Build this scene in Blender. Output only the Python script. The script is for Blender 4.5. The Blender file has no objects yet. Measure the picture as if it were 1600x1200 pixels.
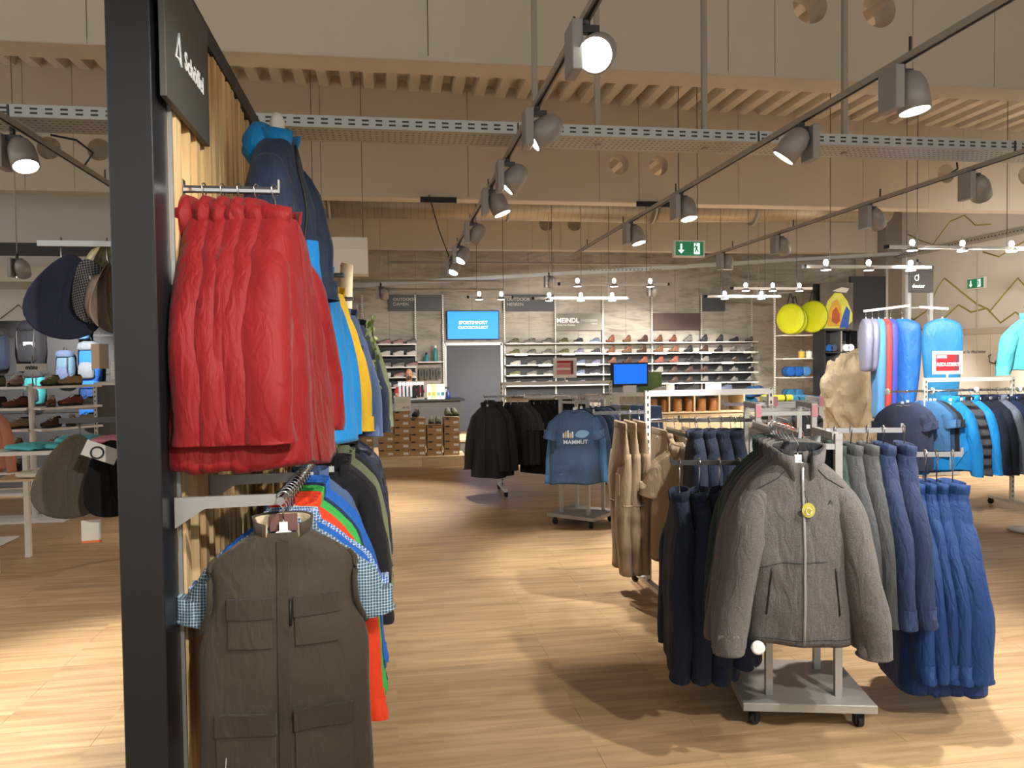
import bpy, bmesh, math, random
from mathutils import Vector, Matrix, noise
R = math.radians
PI = math.pi
SC = bpy.context.scene
COL = SC.collection
random.seed(7)

# ------------------------------------------------------------------ camera, world, exposure
cam_d = bpy.data.cameras.new('camera')
cam_d.sensor_fit = 'HORIZONTAL'; cam_d.sensor_width = 36.0; cam_d.lens = 27.0
cam_d.clip_start = 0.05; cam_d.clip_end = 200
cam = bpy.data.objects.new('camera', cam_d); COL.objects.link(cam)
YAW, PITCH, ROLL = R(8.9), R(-1.75), R(0.7)
_fw = Vector((math.sin(YAW)*math.cos(PITCH), math.cos(YAW)*math.cos(PITCH), math.sin(PITCH)))
_r0 = Vector((math.cos(YAW), -math.sin(YAW), 0)); _u0 = _r0.cross(_fw)
_r = _r0*math.cos(ROLL) - _u0*math.sin(ROLL); _u = _r0*math.sin(ROLL) + _u0*math.cos(ROLL)
cam.matrix_world = Matrix(((_r.x, _u.x, -_fw.x, 0), (_r.y, _u.y, -_fw.y, 0), (_r.z, _u.z, -_fw.z, 1.6), (0, 0, 0, 1)))
SC.camera = cam
world = bpy.data.worlds.new('fill_world'); SC.world = world
world.use_nodes = True
world.node_tree.nodes['Background'].inputs[0].default_value = (0.92, 0.88, 0.82, 1)
world.node_tree.nodes['Background'].inputs[1].default_value = 0.55  # added ambient fill, entering where the rear and far-left walls are left out
SC.view_settings.view_transform = 'Standard'
SC.view_settings.look = 'None'
SC.view_settings.gamma = 1.0
SC.view_settings.use_curve_mapping = False
SC.cycles.adaptive_threshold = 0.05; SC.cycles.max_bounces = 6; SC.cycles.diffuse_bounces = 4; SC.cycles.glossy_bounces = 2; SC.cycles.transmission_bounces = 3
SC.cycles.caustics_reflective = False; SC.cycles.caustics_refractive = False
SC.view_settings.exposure = 1.08
SPOT_W = 170.0          # a track spotlight
BAR_W = 95.0            # one lamp of the hanging light bars
LAMP_COL = (1.0, 0.94, 0.86)

# ------------------------------------------------------------------ helpers: colour and materials
def lin(c):
    return c/12.92 if c <= 0.04045 else ((c+0.055)/1.055)**2.4
def hx(s):
    return tuple(lin(int(s[i:i+2], 16)/255) for i in (0, 2, 4))
MATS = {}
def _mat(name):
    m = bpy.data.materials.new(name); m.use_nodes = True
    nt = m.node_tree; b = nt.nodes['Principled BSDF']
    return m, nt, b
def N(nt, t, **kw):
    n = nt.nodes.new(t)
    for k, v in kw.items():
        if hasattr(n, k): setattr(n, k, v)
        else: n.inputs[k.replace('_', ' ')].default_value = v
    return n
def plain(name, c, rough=0.5, metal=0.0, var=0.06, scale=30, bump=0.0, emit=0.0, spec=0.5, trans=0.0, alpha=1.0):
    """painted / plastic / metal surface with slight noise in the colour"""
    if name in MATS: return MATS[name]
    m, nt, b = _mat(name)
    c = hx(c) if isinstance(c, str) else c
    tc = N(nt, 'ShaderNodeTexCoord'); nz = N(nt, 'ShaderNodeTexNoise'); nz.inputs['Scale'].default_value = scale
    nt.links.new(tc.outputs['Object'], nz.inputs['Vector'])
    mr = N(nt, 'ShaderNodeMapRange'); mr.inputs['To Min'].default_value = 1-var; mr.inputs['To Max'].default_value = 1+var
    nt.links.new(nz.outputs['Fac'], mr.inputs['Value'])
    mx = N(nt, 'ShaderNodeVectorMath', operation='SCALE'); mx.inputs[0].default_value = c
    nt.links.new(mr.outputs['Result'], mx.inputs['Scale'])
    nt.links.new(mx.outputs['Vector'], b.inputs['Base Color'])
    b.inputs['Roughness'].default_value = rough; b.inputs['Metallic'].default_value = metal
    b.inputs['Specular IOR Level'].default_value = spec
    if trans: b.inputs['Transmission Weight'].default_value = trans
    if alpha < 1: b.inputs['Alpha'].default_value = alpha
    if emit:
        b.inputs['Emission Color'].default_value = (*c, 1); b.inputs['Emission Strength'].default_value = emit
    if bump:
        bp = N(nt, 'ShaderNodeBump'); bp.inputs['Strength'].default_value = bump; bp.inputs['Distance'].default_value = 0.01
        nt.links.new(nz.outputs['Fac'], bp.inputs['Height']); nt.links.new(bp.outputs['Normal'], b.inputs['Normal'])
    MATS[name] = m
    return m
def fabric(name, c, heather=0.12, scale=220, bump=0.25, rough=0.85, sheen=0.04, big=0.08, plaid=None, puff=False):
    if name in MATS: return MATS[name]
    m, nt, b = _mat(name)
    c = hx(c) if isinstance(c, str) else c
    tc = N(nt, 'ShaderNodeTexCoord')
    n1 = N(nt, 'ShaderNodeTexNoise'); n1.inputs['Scale'].default_value = scale; n1.inputs['Detail'].default_value = 1
    n2 = N(nt, 'ShaderNodeTexNoise'); n2.inputs['Scale'].default_value = 6; n2.inputs['Detail'].default_value = 1
    for n in (n1, n2): nt.links.new(tc.outputs['Object'], n.inputs['Vector'])
    m1 = N(nt, 'ShaderNodeMapRange'); m1.inputs['From Min'].default_value = .3; m1.inputs['From Max'].default_value = .7
    m1.inputs['To Min'].default_value = 1-heather; m1.inputs['To Max'].default_value = 1+heather
    m2 = N(nt, 'ShaderNodeMapRange'); m2.inputs['To Min'].default_value = 1-big; m2.inputs['To Max'].default_value = 1+big
    nt.links.new(n1.outputs['Fac'], m1.inputs['Value']); nt.links.new(n2.outputs['Fac'], m2.inputs['Value'])
    mm = N(nt, 'ShaderNodeMath', operation='MULTIPLY')
    nt.links.new(m1.outputs['Result'], mm.inputs[0]); nt.links.new(m2.outputs['Result'], mm.inputs[1])
    sc = N(nt, 'ShaderNodeVectorMath', operation='SCALE'); sc.inputs[0].default_value = c
    nt.links.new(mm.outputs[0], sc.inputs['Scale'])
    last = sc.outputs['Vector']
    if plaid:
        sx = N(nt, 'ShaderNodeSeparateXYZ'); nt.links.new(tc.outputs['Object'], sx.inputs[0])
        def stripe(out, freq, w):
            a = N(nt, 'ShaderNodeMath', operation='MULTIPLY'); a.inputs[1].default_value = freq
            nt.links.new(out, a.inputs[0])
            f = N(nt, 'ShaderNodeMath', operation='FRACT'); nt.links.new(a.outputs[0], f.inputs[0])
            g = N(nt, 'ShaderNodeMath', operation='LESS_THAN'); g.inputs[1].default_value = w
            nt.links.new(f.outputs[0], g.inputs[0]); return g.outputs[0]
        ad = N(nt, 'ShaderNodeMath', operation='ADD')
        nt.links.new(stripe(sx.outputs['X'], 105, .26), ad.inputs[0]); nt.links.new(stripe(sx.outputs['Z'], 105, .26), ad.inputs[1])
        hf = N(nt, 'ShaderNodeMath', operation='MULTIPLY'); hf.inputs[1].default_value = .5
        nt.links.new(ad.outputs[0], hf.inputs[0])
        mx = N(nt, 'ShaderNodeMix', data_type='RGBA'); nt.links.new(hf.outputs[0], mx.inputs['Factor'])
        nt.links.new(last, mx.inputs[6]); mx.inputs[7].default_value = (*hx(plaid), 1)
        last = mx.outputs[2]
    nt.links.new(last, b.inputs['Base Color'])
    b.inputs['Roughness'].default_value = rough; b.inputs['Sheen Weight'].default_value = sheen
    b.inputs['Specular IOR Level'].default_value = 0.25
    n3 = N(nt, 'ShaderNodeTexNoise'); n3.inputs['Scale'].default_value = 14; n3.inputs['Detail'].default_value = 2; n3.inputs['Distortion'].default_value = 1.0
    mp = N(nt, 'ShaderNodeMapping'); mp.inputs['Scale'].default_value = (1.6, 1.6, .6)
    nt.links.new(tc.outputs['Object'], mp.inputs['Vector']); nt.links.new(mp.outputs[0], n3.inputs['Vector'])
    bp0 = N(nt, 'ShaderNodeBump'); bp0.inputs['Strength'].default_value = .5; bp0.inputs['Distance'].default_value = .02
    nt.links.new(n3.outputs['Fac'], bp0.inputs['Height'])
    bp = N(nt, 'ShaderNodeBump'); bp.inputs['Strength'].default_value = bump; bp.inputs['Distance'].default_value = .003
    nt.links.new(n1.outputs['Fac'], bp.inputs['Height']); nt.links.new(bp0.outputs['Normal'], bp.inputs['Normal'])
    nt.links.new(bp.outputs['Normal'], b.inputs['Normal'])
    if puff:
        wv = N(nt, 'ShaderNodeTexWave', bands_direction='Z'); wv.inputs['Scale'].default_value = 3.2; wv.inputs['Distortion'].default_value = .6
        nt.links.new(tc.outputs['Object'], wv.inputs['Vector'])
        bq = N(nt, 'ShaderNodeBump'); bq.inputs['Strength'].default_value = .9; bq.inputs['Distance'].default_value = .04
        nt.links.new(wv.outputs['Fac'], bq.inputs['Height']); nt.links.new(bp.outputs['Normal'], bq.inputs['Normal'])
        nt.links.new(bq.outputs['Normal'], b.inputs['Normal'])
    MATS[name] = m
    return m
def wood(name, c1, c2, axis='Z', rough=0.6, scale=1.0):
    if name in MATS: return MATS[name]
    m, nt, b = _mat(name)
    tc = N(nt, 'ShaderNodeTexCoord'); mp = N(nt, 'ShaderNodeMapping')
    s = {'Z': (14, 14, .8), 'X': (.8, 14, 14), 'Y': (14, .8, 14)}[axis]
    mp.inputs['Scale'].default_value = tuple(k*scale for k in s)
    oi = N(nt, 'ShaderNodeObjectInfo')
    va = N(nt, 'ShaderNodeVectorMath', operation='ADD'); cm = N(nt, 'ShaderNodeCombineXYZ')
    ml = N(nt, 'ShaderNodeMath', operation='MULTIPLY'); ml.inputs[1].default_value = 37.0
    nt.links.new(oi.outputs['Random'], ml.inputs[0])
    for k in range(3): nt.links.new(ml.outputs[0], cm.inputs[k])
    nt.links.new(tc.outputs['Object'], va.inputs[0]); nt.links.new(cm.outputs[0], va.inputs[1])
    nt.links.new(va.outputs[0], mp.inputs['Vector'])
    nz = N(nt, 'ShaderNodeTexNoise'); nz.inputs['Scale'].default_value = 2.2; nz.inputs['Detail'].default_value = 5; nz.inputs['Distortion'].default_value = .8
    nt.links.new(mp.outputs[0], nz.inputs['Vector'])
    cr = N(nt, 'ShaderNodeValToRGB'); cr.color_ramp.elements[0].position = .3; cr.color_ramp.elements[1].position = .7
    cr.color_ramp.elements[0].color = (*hx(c1), 1); cr.color_ramp.elements[1].color = (*hx(c2), 1)
    nt.links.new(nz.outputs['Fac'], cr.inputs[0])
    hs = N(nt, 'ShaderNodeHueSaturation'); nt.links.new(cr.outputs[0], hs.inputs['Color'])
    mr = N(nt, 'ShaderNodeMapRange'); mr.inputs['To Min'].default_value = .82; mr.inputs['To Max'].default_value = 1.15
    nt.links.new(oi.outputs['Random'], mr.inputs['Value']); nt.links.new(mr.outputs[0], hs.inputs['Value'])
    nt.links.new(hs.outputs[0], b.inputs['Base Color'])
    b.inputs['Roughness'].default_value = rough
    MATS[name] = m
    return m
def slotted(name, c, axis, period, duty, half, cross, rough=.4, metal=.6, dark='1c1c1c', rows=None):
    """metal profile with a row of punched slots (fine relief at this distance)"""
    if name in MATS: return MATS[name]
    m, nt, b = _mat(name)
    tc = N(nt, 'ShaderNodeTexCoord'); sx = N(nt, 'ShaderNodeSeparateXYZ'); nt.links.new(tc.outputs['Object'], sx.inputs[0])
    a = N(nt, 'ShaderNodeMath', operation='DIVIDE'); a.inputs[1].default_value = period; nt.links.new(sx.outputs[axis], a.inputs[0])
    f = N(nt, 'ShaderNodeMath', operation='FRACT'); nt.links.new(a.outputs[0], f.inputs[0])
    l = N(nt, 'ShaderNodeMath', operation='LESS_THAN'); l.inputs[1].default_value = duty; nt.links.new(f.outputs[0], l.inputs[0])
    last = None
    for off in (rows or (0.0,)):
        ab = N(nt, 'ShaderNodeMath', operation='SUBTRACT'); ab.inputs[1].default_value = off; nt.links.new(sx.outputs[cross], ab.inputs[0])
        ab2 = N(nt, 'ShaderNodeMath', operation='ABSOLUTE'); nt.links.new(ab.outputs[0], ab2.inputs[0])
        l2 = N(nt, 'ShaderNodeMath', operation='LESS_THAN'); l2.inputs[1].default_value = half; nt.links.new(ab2.outputs[0], l2.inputs[0])
        if last is None: last = l2
        else:
            mxx = N(nt, 'ShaderNodeMath', operation='MAXIMUM'); nt.links.new(last.outputs[0], mxx.inputs[0]); nt.links.new(l2.outputs[0], mxx.inputs[1]); last = mxx
    mu = N(nt, 'ShaderNodeMath', operation='MULTIPLY'); nt.links.new(l.outputs[0], mu.inputs[0]); nt.links.new(last.outputs[0], mu.inputs[1])
    mx = N(nt, 'ShaderNodeMix', data_type='RGBA'); nt.links.new(mu.outputs[0], mx.inputs['Factor'])
    mx.inputs[6].default_value = (*hx(c), 1); mx.inputs[7].default_value = (*hx(dark), 1)
    nt.links.new(mx.outputs[2], b.inputs['Base Color'])
    b.inputs['Roughness'].default_value = rough; b.inputs['Metallic'].default_value = metal
    MATS[name] = m
    return m
def glow(name, c, strength):
    if name in MATS: return MATS[name]
    m, nt, b = _mat(name)
    c = hx(c) if isinstance(c, str) else c
    b.inputs['Base Color'].default_value = (*c, 1)
    b.inputs['Emission Color'].default_value = (*c, 1); b.inputs['Emission Strength'].default_value = strength
    MATS[name] = m
    return m

# ------------------------------------------------------------------ helpers: meshes and objects
class MB:
    def __init__(s): s.v = []; s.f = []; s.sm = []
    def add(s, vs, fs, smooth=False):
        o = len(s.v); s.v += [tuple(v) for v in vs]; s.f += [tuple(i+o for i in f) for f in fs]; s.sm += [smooth]*len(fs); return s
    def box(s, c, d, rz=0.0, M=None):
        x, y, z = (k/2 for k in d)
        vs = [Vector((sx*x, sy*y, sz*z)) for sz in (-1, 1) for sy in (-1, 1) for sx in (-1, 1)]
        rot = M if M is not None else Matrix.Rotation(rz, 3, 'Z')
        vs = [rot @ v + Vector(c) for v in vs]
        return s.add(vs, [(0, 2, 3, 1), (4, 5, 7, 6), (0, 1, 5, 4), (2, 6, 7, 3), (0, 4, 6, 2), (1, 3, 7, 5)])
    def bar(s, p, q, w, h):
        p, q = Vector(p), Vector(q); d = q-p; L = d.length; d.normalize()
        up = Vector((0, 0, 1)) if abs(d.z) < .9 else Vector((0, 1, 0))
        x = d.cross(up).normalized(); u = x.cross(d)
        return s.box((p+q)/2, (w, L, h), M=Matrix((x, d, u)).transposed())
    def tube(s, pts, r, n=8, cap=True, flat=1.0, ref=None):
        pts = [Vector(p) for p in pts]; m = len(pts); rs = r if isinstance(r, (list, tuple)) else [r]*m
        rings = []
        for i, p in enumerate(pts):
            t = (pts[min(i+1, m-1)]-pts[max(i-1, 0)]).normalized()
            rf = Vector(ref) if ref else (Vector((0, 0, 1)) if abs(t.z) < .9 else Vector((0, 1, 0)))
            a = t.cross(rf).normalized(); b = a.cross(t).normalized()
            rings.append([p + a*(rs[i]*math.cos(2*PI*k/n)) + b*(rs[i]*flat*math.sin(2*PI*k/n)) for k in range(n)])
        return s.loft(rings, cap, cap)
    def cyl(s, p, q, r, n=12, r2=None): return s.tube([p, q], [r, r if r2 is None else r2], n)
    def loft(s, rings, c0=True, c1=True, smooth=True, flip=False):
        n = len(rings[0]); vs = [v for r in rings for v in r]; fs = []
        for i in range(len(rings)-1):
            for k in range(n):
                a, b = i*n+k, i*n+(k+1) % n
                fs.append((a, b, b+n, a+n))
        o = len(s.v)
        if flip: fs = [f[::-1] for f in fs]
        s.add(vs, fs, smooth)
        cf = []
        if c0: cf.append(tuple(o+k for k in range(n))[::-1])
        if c1: cf.append(tuple(o+(len(rings)-1)*n+k for k in range(n)))
        s.f += cf; s.sm += [False]*len(cf)
        return s
    def lathe(s, prof, n=20, M=None, c0=True, c1=True):
        M = M or Matrix.Identity(4)
        return s.loft([[M @ Vector((r*math.cos(2*PI*k/n), r*math.sin(2*PI*k/n), z)) for k in range(n)] for r, z in prof], c0, c1)
    def ball(s, c, r, n=14, m=8, sc=(1, 1, 1)):
        pr = [(math.sin(PI*i/m), -math.cos(PI*i/m)) for i in range(m+1)]
        pr[0] = (.02, -1); pr[-1] = (.02, 1)
        return s.loft([[Vector((c[0]+r*sc[0]*a*math.cos(2*PI*k/n), c[1]+r*sc[1]*a*math.sin(2*PI*k/n), c[2]+r*sc[2]*z)) for k in range(n)] for a, z in pr])
    def grid(s, fn, nu, nv, smooth=True):
        vs = [fn(i/nu, j/nv) for j in range(nv+1) for i in range(nu+1)]
        fs = [(j*(nu+1)+i, j*(nu+1)+i+1, (j+1)*(nu+1)+i+1, (j+1)*(nu+1)+i) for j in range(nv) for i in range(nu)]
        return s.add(vs, fs, smooth)
    def prism(s, poly, y0, y1):
        """polygon in x,z extruded along y"""
        n = len(poly)
        vs = [(x, y0, z) for x, z in poly] + [(x, y1, z) for x, z in poly]
        fs = [tuple(range(n)), tuple(range(2*n-1, n-1, -1))] + [((k+1) % n, k, k+n, (k+1) % n+n) for k in range(n)]
        return s.add(vs, fs)
    def mesh(s, name, bev=0.0, fix=True):
        me = bpy.data.meshes.new(name); me.from_pydata(s.v, [], s.f); me.update()
        for p, q in zip(me.polygons, s.sm): p.use_smooth = q
        if fix or bev:
            bm = bmesh.new(); bm.from_mesh(me)
            if fix: bmesh.ops.recalc_face_normals(bm, faces=bm.faces)
            if bev: bmesh.ops.bevel(bm, geom=list(bm.edges), offset=bev, segments=1, affect='EDGES', clamp_overlap=True)
            bm.to_mesh(me); bm.free()
        me.materials.append(None)
        return me
    def build(s, name, mat, parent=None, loc=None, bev=0.0):
        return put(name, s.mesh(name, bev), mat, parent, loc)
def put(name, me, mat, parent=None, loc=None, rot=None):
    o = bpy.data.objects.new(name, me); COL.objects.link(o)
    if len(me.materials) == 0: me.materials.append(None)
    o.material_slots[0].link = 'OBJECT'; o.material_slots[0].material = mat
    if parent: o.parent = parent
    if loc: o.location = loc
    if rot: o.rotation_euler = rot
    return o
def tag(o, label, cat, group=None, kind=None):
    if label: o['label'] = label
    if cat: o['category'] = cat
    if group: o['group'] = group
    if kind: o['kind'] = kind
    return o
def thing(name, label, cat, loc=(0, 0, 0), rz=0.0, group=None):
    o = bpy.data.objects.new(name, None); COL.objects.link(o); o.empty_display_size = .1
    o.location = loc; o.rotation_euler = (0, 0, rz)
    return tag(o, label, cat, group)
def struct(name, mb, mat, label=None):
    o = mb.build(name, mat); o['kind'] = 'structure'
    if label: o['label'] = label
    return o
_TXT = {}
def text_mesh(s, size, ext=0.001, align='CENTER', bold=0.0):
    """flat lettering standing in the x-z plane, facing -y"""
    cu = bpy.data.curves.new('lettering', 'FONT'); cu.body = s; cu.size = size; cu.extrude = ext; cu.align_x = align; cu.align_y = 'CENTER'
    cu.offset = bold; cu.resolution_u = 3
    o = bpy.data.objects.new('lettering_tmp', cu); COL.objects.link(o)
    dg = bpy.context.evaluated_depsgraph_get()
    me = bpy.data.meshes.new_from_object(o.evaluated_get(dg))
    bpy.data.objects.remove(o); bpy.data.curves.remove(cu)
    me.transform(Matrix.Rotation(R(90), 4, 'X'))
    me.materials.clear()
    return me
def lettering(s, size, mat, parent, loc, rz=0.0, bold=0.0, align='CENTER', name='lettering', sx=1.0):
    me = text_mesh(s, size, align=align, bold=bold)
    if sx != 1: me.transform(Matrix.Diagonal((sx, 1, 1, 1)))
    return put(name, me, mat, parent, loc, (0, 0, rz))
ORD = ['first', 'second', 'third', 'fourth', 'fifth', 'sixth', 'seventh', 'eighth', 'ninth', 'tenth', 'eleventh', 'twelfth', 'thirteenth', 'fourteenth', 'fifteenth', 'sixteenth', 'seventeenth', 'eighteenth']
def interp(tab, z):
    """smooth interpolation in a table of (z, values...) with falling z"""
    if z >= tab[0][0]: return tab[0][1:]
    for i in range(len(tab)-1):
        z0, z1 = tab[i][0], tab[i+1][0]
        if z >= z1:
            t = (z0-z)/(z0-z1)
            p0, p1, p2, p3 = tab[max(i-1, 0)], tab[i], tab[i+1], tab[min(i+2, len(tab)-1)]
            return tuple(.5*((2*b)+(-a+c)*t+(2*a-5*b+4*c-d)*t*t+(-a+3*b-3*c+d)*t**3) for a, b, c, d in zip(p0[1:], p1[1:], p2[1:], p3[1:]))
    return tab[-1][1:]

# ------------------------------------------------------------------ materials of the place
def floor_mat():
    m, nt, b = _mat('oak_laminate')
    g = N(nt, 'ShaderNodeNewGeometry')
    mp = N(nt, 'ShaderNodeMapping'); mp.inputs['Scale'].default_value = (1, 1, 1)
    nt.links.new(g.outputs['Position'], mp.inputs['Vector'])
    br = N(nt, 'ShaderNodeTexBrick'); br.offset = .37; br.squash = 1
    br.inputs['Scale'].default_value = 1.0; br.inputs['Brick Width'].default_value = 1.28; br.inputs['Row Height'].default_value = .19
    br.inputs['Mortar Size'].default_value = .0; br.inputs['Color1'].default_value = (0, 0, 0, 1); br.inputs['Color2'].default_value = (1, 1, 1, 1)
    nt.links.new(mp.outputs[0], br.inputs['Vector'])
    m2 = N(nt, 'ShaderNodeMapping'); m2.inputs['Scale'].default_value = (1.1, 14, 1)
    nt.links.new(g.outputs['Position'], m2.inputs['Vector'])
    ad = N(nt, 'ShaderNodeVectorMath', operation='ADD'); nt.links.new(m2.outputs[0], ad.inputs[0])
    sc = N(nt, 'ShaderNodeVectorMath', operation='SCALE'); sc.inputs['Scale'].default_value = 9; nt.links.new(br.outputs['Color'], sc.inputs[0]); nt.links.new(sc.outputs[0], ad.inputs[1])
    nz = N(nt, 'ShaderNodeTexNoise'); nz.inputs['Scale'].default_value = 1.6; nz.inputs['Detail'].default_value = 6; nz.inputs['Distortion'].default_value = .6
    nt.links.new(ad.outputs[0], nz.inputs['Vector'])
    cr = N(nt, 'ShaderNodeValToRGB')
    cr.color_ramp.elements[0].position = .28; cr.color_ramp.elements[0].color = (*hx('977a58'), 1)
    cr.color_ramp.elements[1].position = .74; cr.color_ramp.elements[1].color = (*hx('c2a47e'), 1)
    nt.links.new(nz.outputs['Fac'], cr.inputs[0])
    fine = N(nt, 'ShaderNodeTexNoise'); fine.inputs['Scale'].default_value = 55
    nt.links.new(m2.outputs[0], fine.inputs['Vector'])
    hs = N(nt, 'ShaderNodeHueSaturation'); nt.links.new(cr.outputs[0], hs.inputs['Color'])
    sp = N(nt, 'ShaderNodeSeparateColor'); nt.links.new(br.outputs['Color'], sp.inputs[0])
    mr = N(nt, 'ShaderNodeMapRange'); mr.inputs['To Min'].default_value = .9; mr.inputs['To Max'].default_value = 1.07
    nt.links.new(sp.outputs[0], mr.inputs['Value']); nt.links.new(mr.outputs[0], hs.inputs['Value'])
    nt.links.new(hs.outputs[0], b.inputs['Base Color'])
    b.inputs['Roughness'].default_value = .42; b.inputs['Specular IOR Level'].default_value = .35
    bp = N(nt, 'ShaderNodeBump'); bp.inputs['Strength'].default_value = .12; bp.inputs['Distance'].default_value = .002
    nt.links.new(fine.outputs['Fac'], bp.inputs['Height']); nt.links.new(bp.outputs['Normal'], b.inputs['Normal'])
    return m
def mural_mat():
    m, nt, b = _mat('mountain_mural')
    g = N(nt, 'ShaderNodeNewGeometry')
    def nz(rot, sc, scale, det, dist, rough=.6):
        mp = N(nt, 'ShaderNodeMapping'); mp.inputs['Rotation'].default_value = (0, R(rot), 0); mp.inputs['Scale'].default_value = sc
        nt.links.new(g.outputs['Position'], mp.inputs['Vector'])
        n = N(nt, 'ShaderNodeTexNoise'); n.inputs['Scale'].default_value = scale; n.inputs['Detail'].default_value = det; n.inputs['Distortion'].default_value = dist; n.inputs['Roughness'].default_value = rough
        nt.links.new(mp.outputs[0], n.inputs['Vector']); return n.outputs['Fac']
    def math_(op, x, y):
        q = N(nt, 'ShaderNodeMath', operation=op)
        for i, v in enumerate((x, y)):
            if isinstance(v, (int, float)): q.inputs[i].default_value = v
            else: nt.links.new(v, q.inputs[i])
        return q.outputs[0]
    n1 = nz(-35, (.5, 1, 2.2), 1.1, 7, .9); n2 = nz(40, (.45, 1, 2.4), 1.3, 6, .7); n3 = nz(0, (1, 1, 1), .45, 4, .3)
    rid = math_('ABSOLUTE', math_('SUBTRACT', n1, .5), 0)
    rid2 = math_('ABSOLUTE', math_('SUBTRACT', n2, .5), 0)
    f = math_('ADD', math_('MULTIPLY', math_('SUBTRACT', .16, math_('MINIMUM', rid, rid2)), 1.6), math_('MULTIPLY', n3, .75))
    cr = N(nt, 'ShaderNodeValToRGB'); e = cr.color_ramp.elements
    e[0].position = .36; e[0].color = (*hx('7d766c'), 1)
    e[1].position = .84; e[1].color = (*hx('e0dacd'), 1)
    k = e.new(.54); k.color = (*hx('a69f94'), 1)
    k = e.new(.66); k.color = (*hx('b9b2a6'), 1)
    nt.links.new(f, cr.inputs[0]); nt.links.new(cr.outputs[0], b.inputs['Base Color'])
    b.inputs['Roughness'].default_value = .7
    return m
M_FLOOR = floor_mat(); M_MURAL = mural_mat()
M_CREAM = plain('cream_concrete', 'cbc2b3', .75, var=.03, scale=1.2)
M_WALLW = plain('white_wall_paint', 'e2dcd2', .7, var=.02, scale=1.5)
M_DECK = plain('painted_trapezoid_sheet', 'cdc4b5', .6, var=.05, scale=2)
M_GREYW = plain('grey_wall_paint', '55544f', .7, var=.04, scale=2)
M_BLACK = plain('black_lacquer', '17191d', .38, var=.05, scale=8)
M_BLACK2 = plain('matt_black_board', '26272a', .6)
M_SIGNG = plain('grey_green_sign_board', '4b4b45', .55, var=.03)
M_SIGND = plain('anthracite_sign_board', '4a4d50', .5, var=.03)
M_WHITE = plain('white_powder_coat', 'e6e5e1', .4, var=.03)
M_WHITEP = plain('white_plastic', 'efeee9', .35, var=.02)
M_LETTER = plain('white_lettering', 'f4f4f0', .5, var=.01, emit=.15)
M_LETTERG = plain('pale_grey_lettering', 'c4c2bd', .5, var=.01)
M_CHROME = plain('chrome_tube', 'c8c8ca', .16, 1.0, var=.02)
M_STEEL = plain('brushed_steel', 'a9a9a7', .38, .9, var=.06, scale=40)
M_DSTEEL = plain('dark_steel_bar', '4b4a4a', .4, .8, var=.06)
M_ALU = plain('grey_aluminium', 'a7a6a3', .42, .55, var=.04)
M_BASE = plain('grey_base_board', '9c9993', .5, .15, var=.05, scale=12)
M_SPOTG = plain('grey_lamp_housing', '9a9896', .45, .2, var=.03)
M_TRACK = plain('grey_track_profile', 'a39d94', .5, .3, var=.03)
M_RUBBER = plain('black_rubber', '141414', .7)
M_CLEAR = plain('clear_hanger_plastic', 'e8ebec', .12, var=.01)
M_LENS = glow('lamp_lens', (1.0, .97, .92), 14.0)
M_LENS2 = glow('lamp_lens_small', (1.0, .96, .9), 9.0)
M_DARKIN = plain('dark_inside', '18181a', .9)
M_SLOT = slotted('slotted_white_upright', 'd6d5d1', 'Z', .05, .45, .006, 'X', .45, .2, dark='2a2a2a')
M_SLOTY = slotted('slotted_upright_side', 'd0cfca', 'Z', .05, .45, .006, 'Y', .45, .2, dark='2a2a2a')
M_TRAY = slotted('perforated_cable_tray', 'b7bcbd', 'X', .085, .5, .006, 'Z', .45, .4, dark='3a3c3c', rows=(-.012, .014))
M_TRAYB = slotted('perforated_tray_floor', 'a9a79f', 'X', .04, .4, .008, 'Y', .5, .3, dark='55534e', rows=(-.1, -.05, 0, .05, .1))
M_DUCT = slotted('spiral_duct_zinc', 'b3a894', 'X', .12, .05, 9, 'Y', .42, .55, dark='8b8171')
M_PINE = wood('pine_slat', 'c79f68', 'ecd2a0')
M_PLY = wood('birch_ply', 'd2b78c', 'e6d2ac', 'X')
M_SKIN = plain('skin', 'c08f74', .6, var=.05)

# ------------------------------------------------------------------ the setting
XW0, XW1, YW0, YW1 = -9.0, 11.4, -5.0, 17.6
mb = MB().box(((XW0+XW1)/2, (YW0+YW1)/2, -.052), (XW1-XW0, YW1-YW0, .1))
floor = struct('floor', mb, M_FLOOR, 'oak coloured laminate floor of wide planks')
PW, PH = 1.28, .19
n_pl = 0; _pm = {}
for row in range(7, 44):                                  # planks near enough to tell apart
    y0 = row*PH; yc = y0+PH/2
    off = (.37*PW) if row % 2 else 0.0
    xl = -.55*yc-.5; xr = 1.0*yc+.3
    for k in range(-5, 8):
        x0 = k*PW-off
        if x0+PW < xl or x0 > xr or n_pl >= 298: continue
        if 'p' not in _pm: _pm['p'] = MB().box((0, 0, -.001), (PW-.0016, PH-.0016, .002)).mesh('plank')
        put('plank', _pm['p'], M_FLOOR, floor, (x0+PW/2, yc, -.0002)); n_pl += 1
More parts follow.
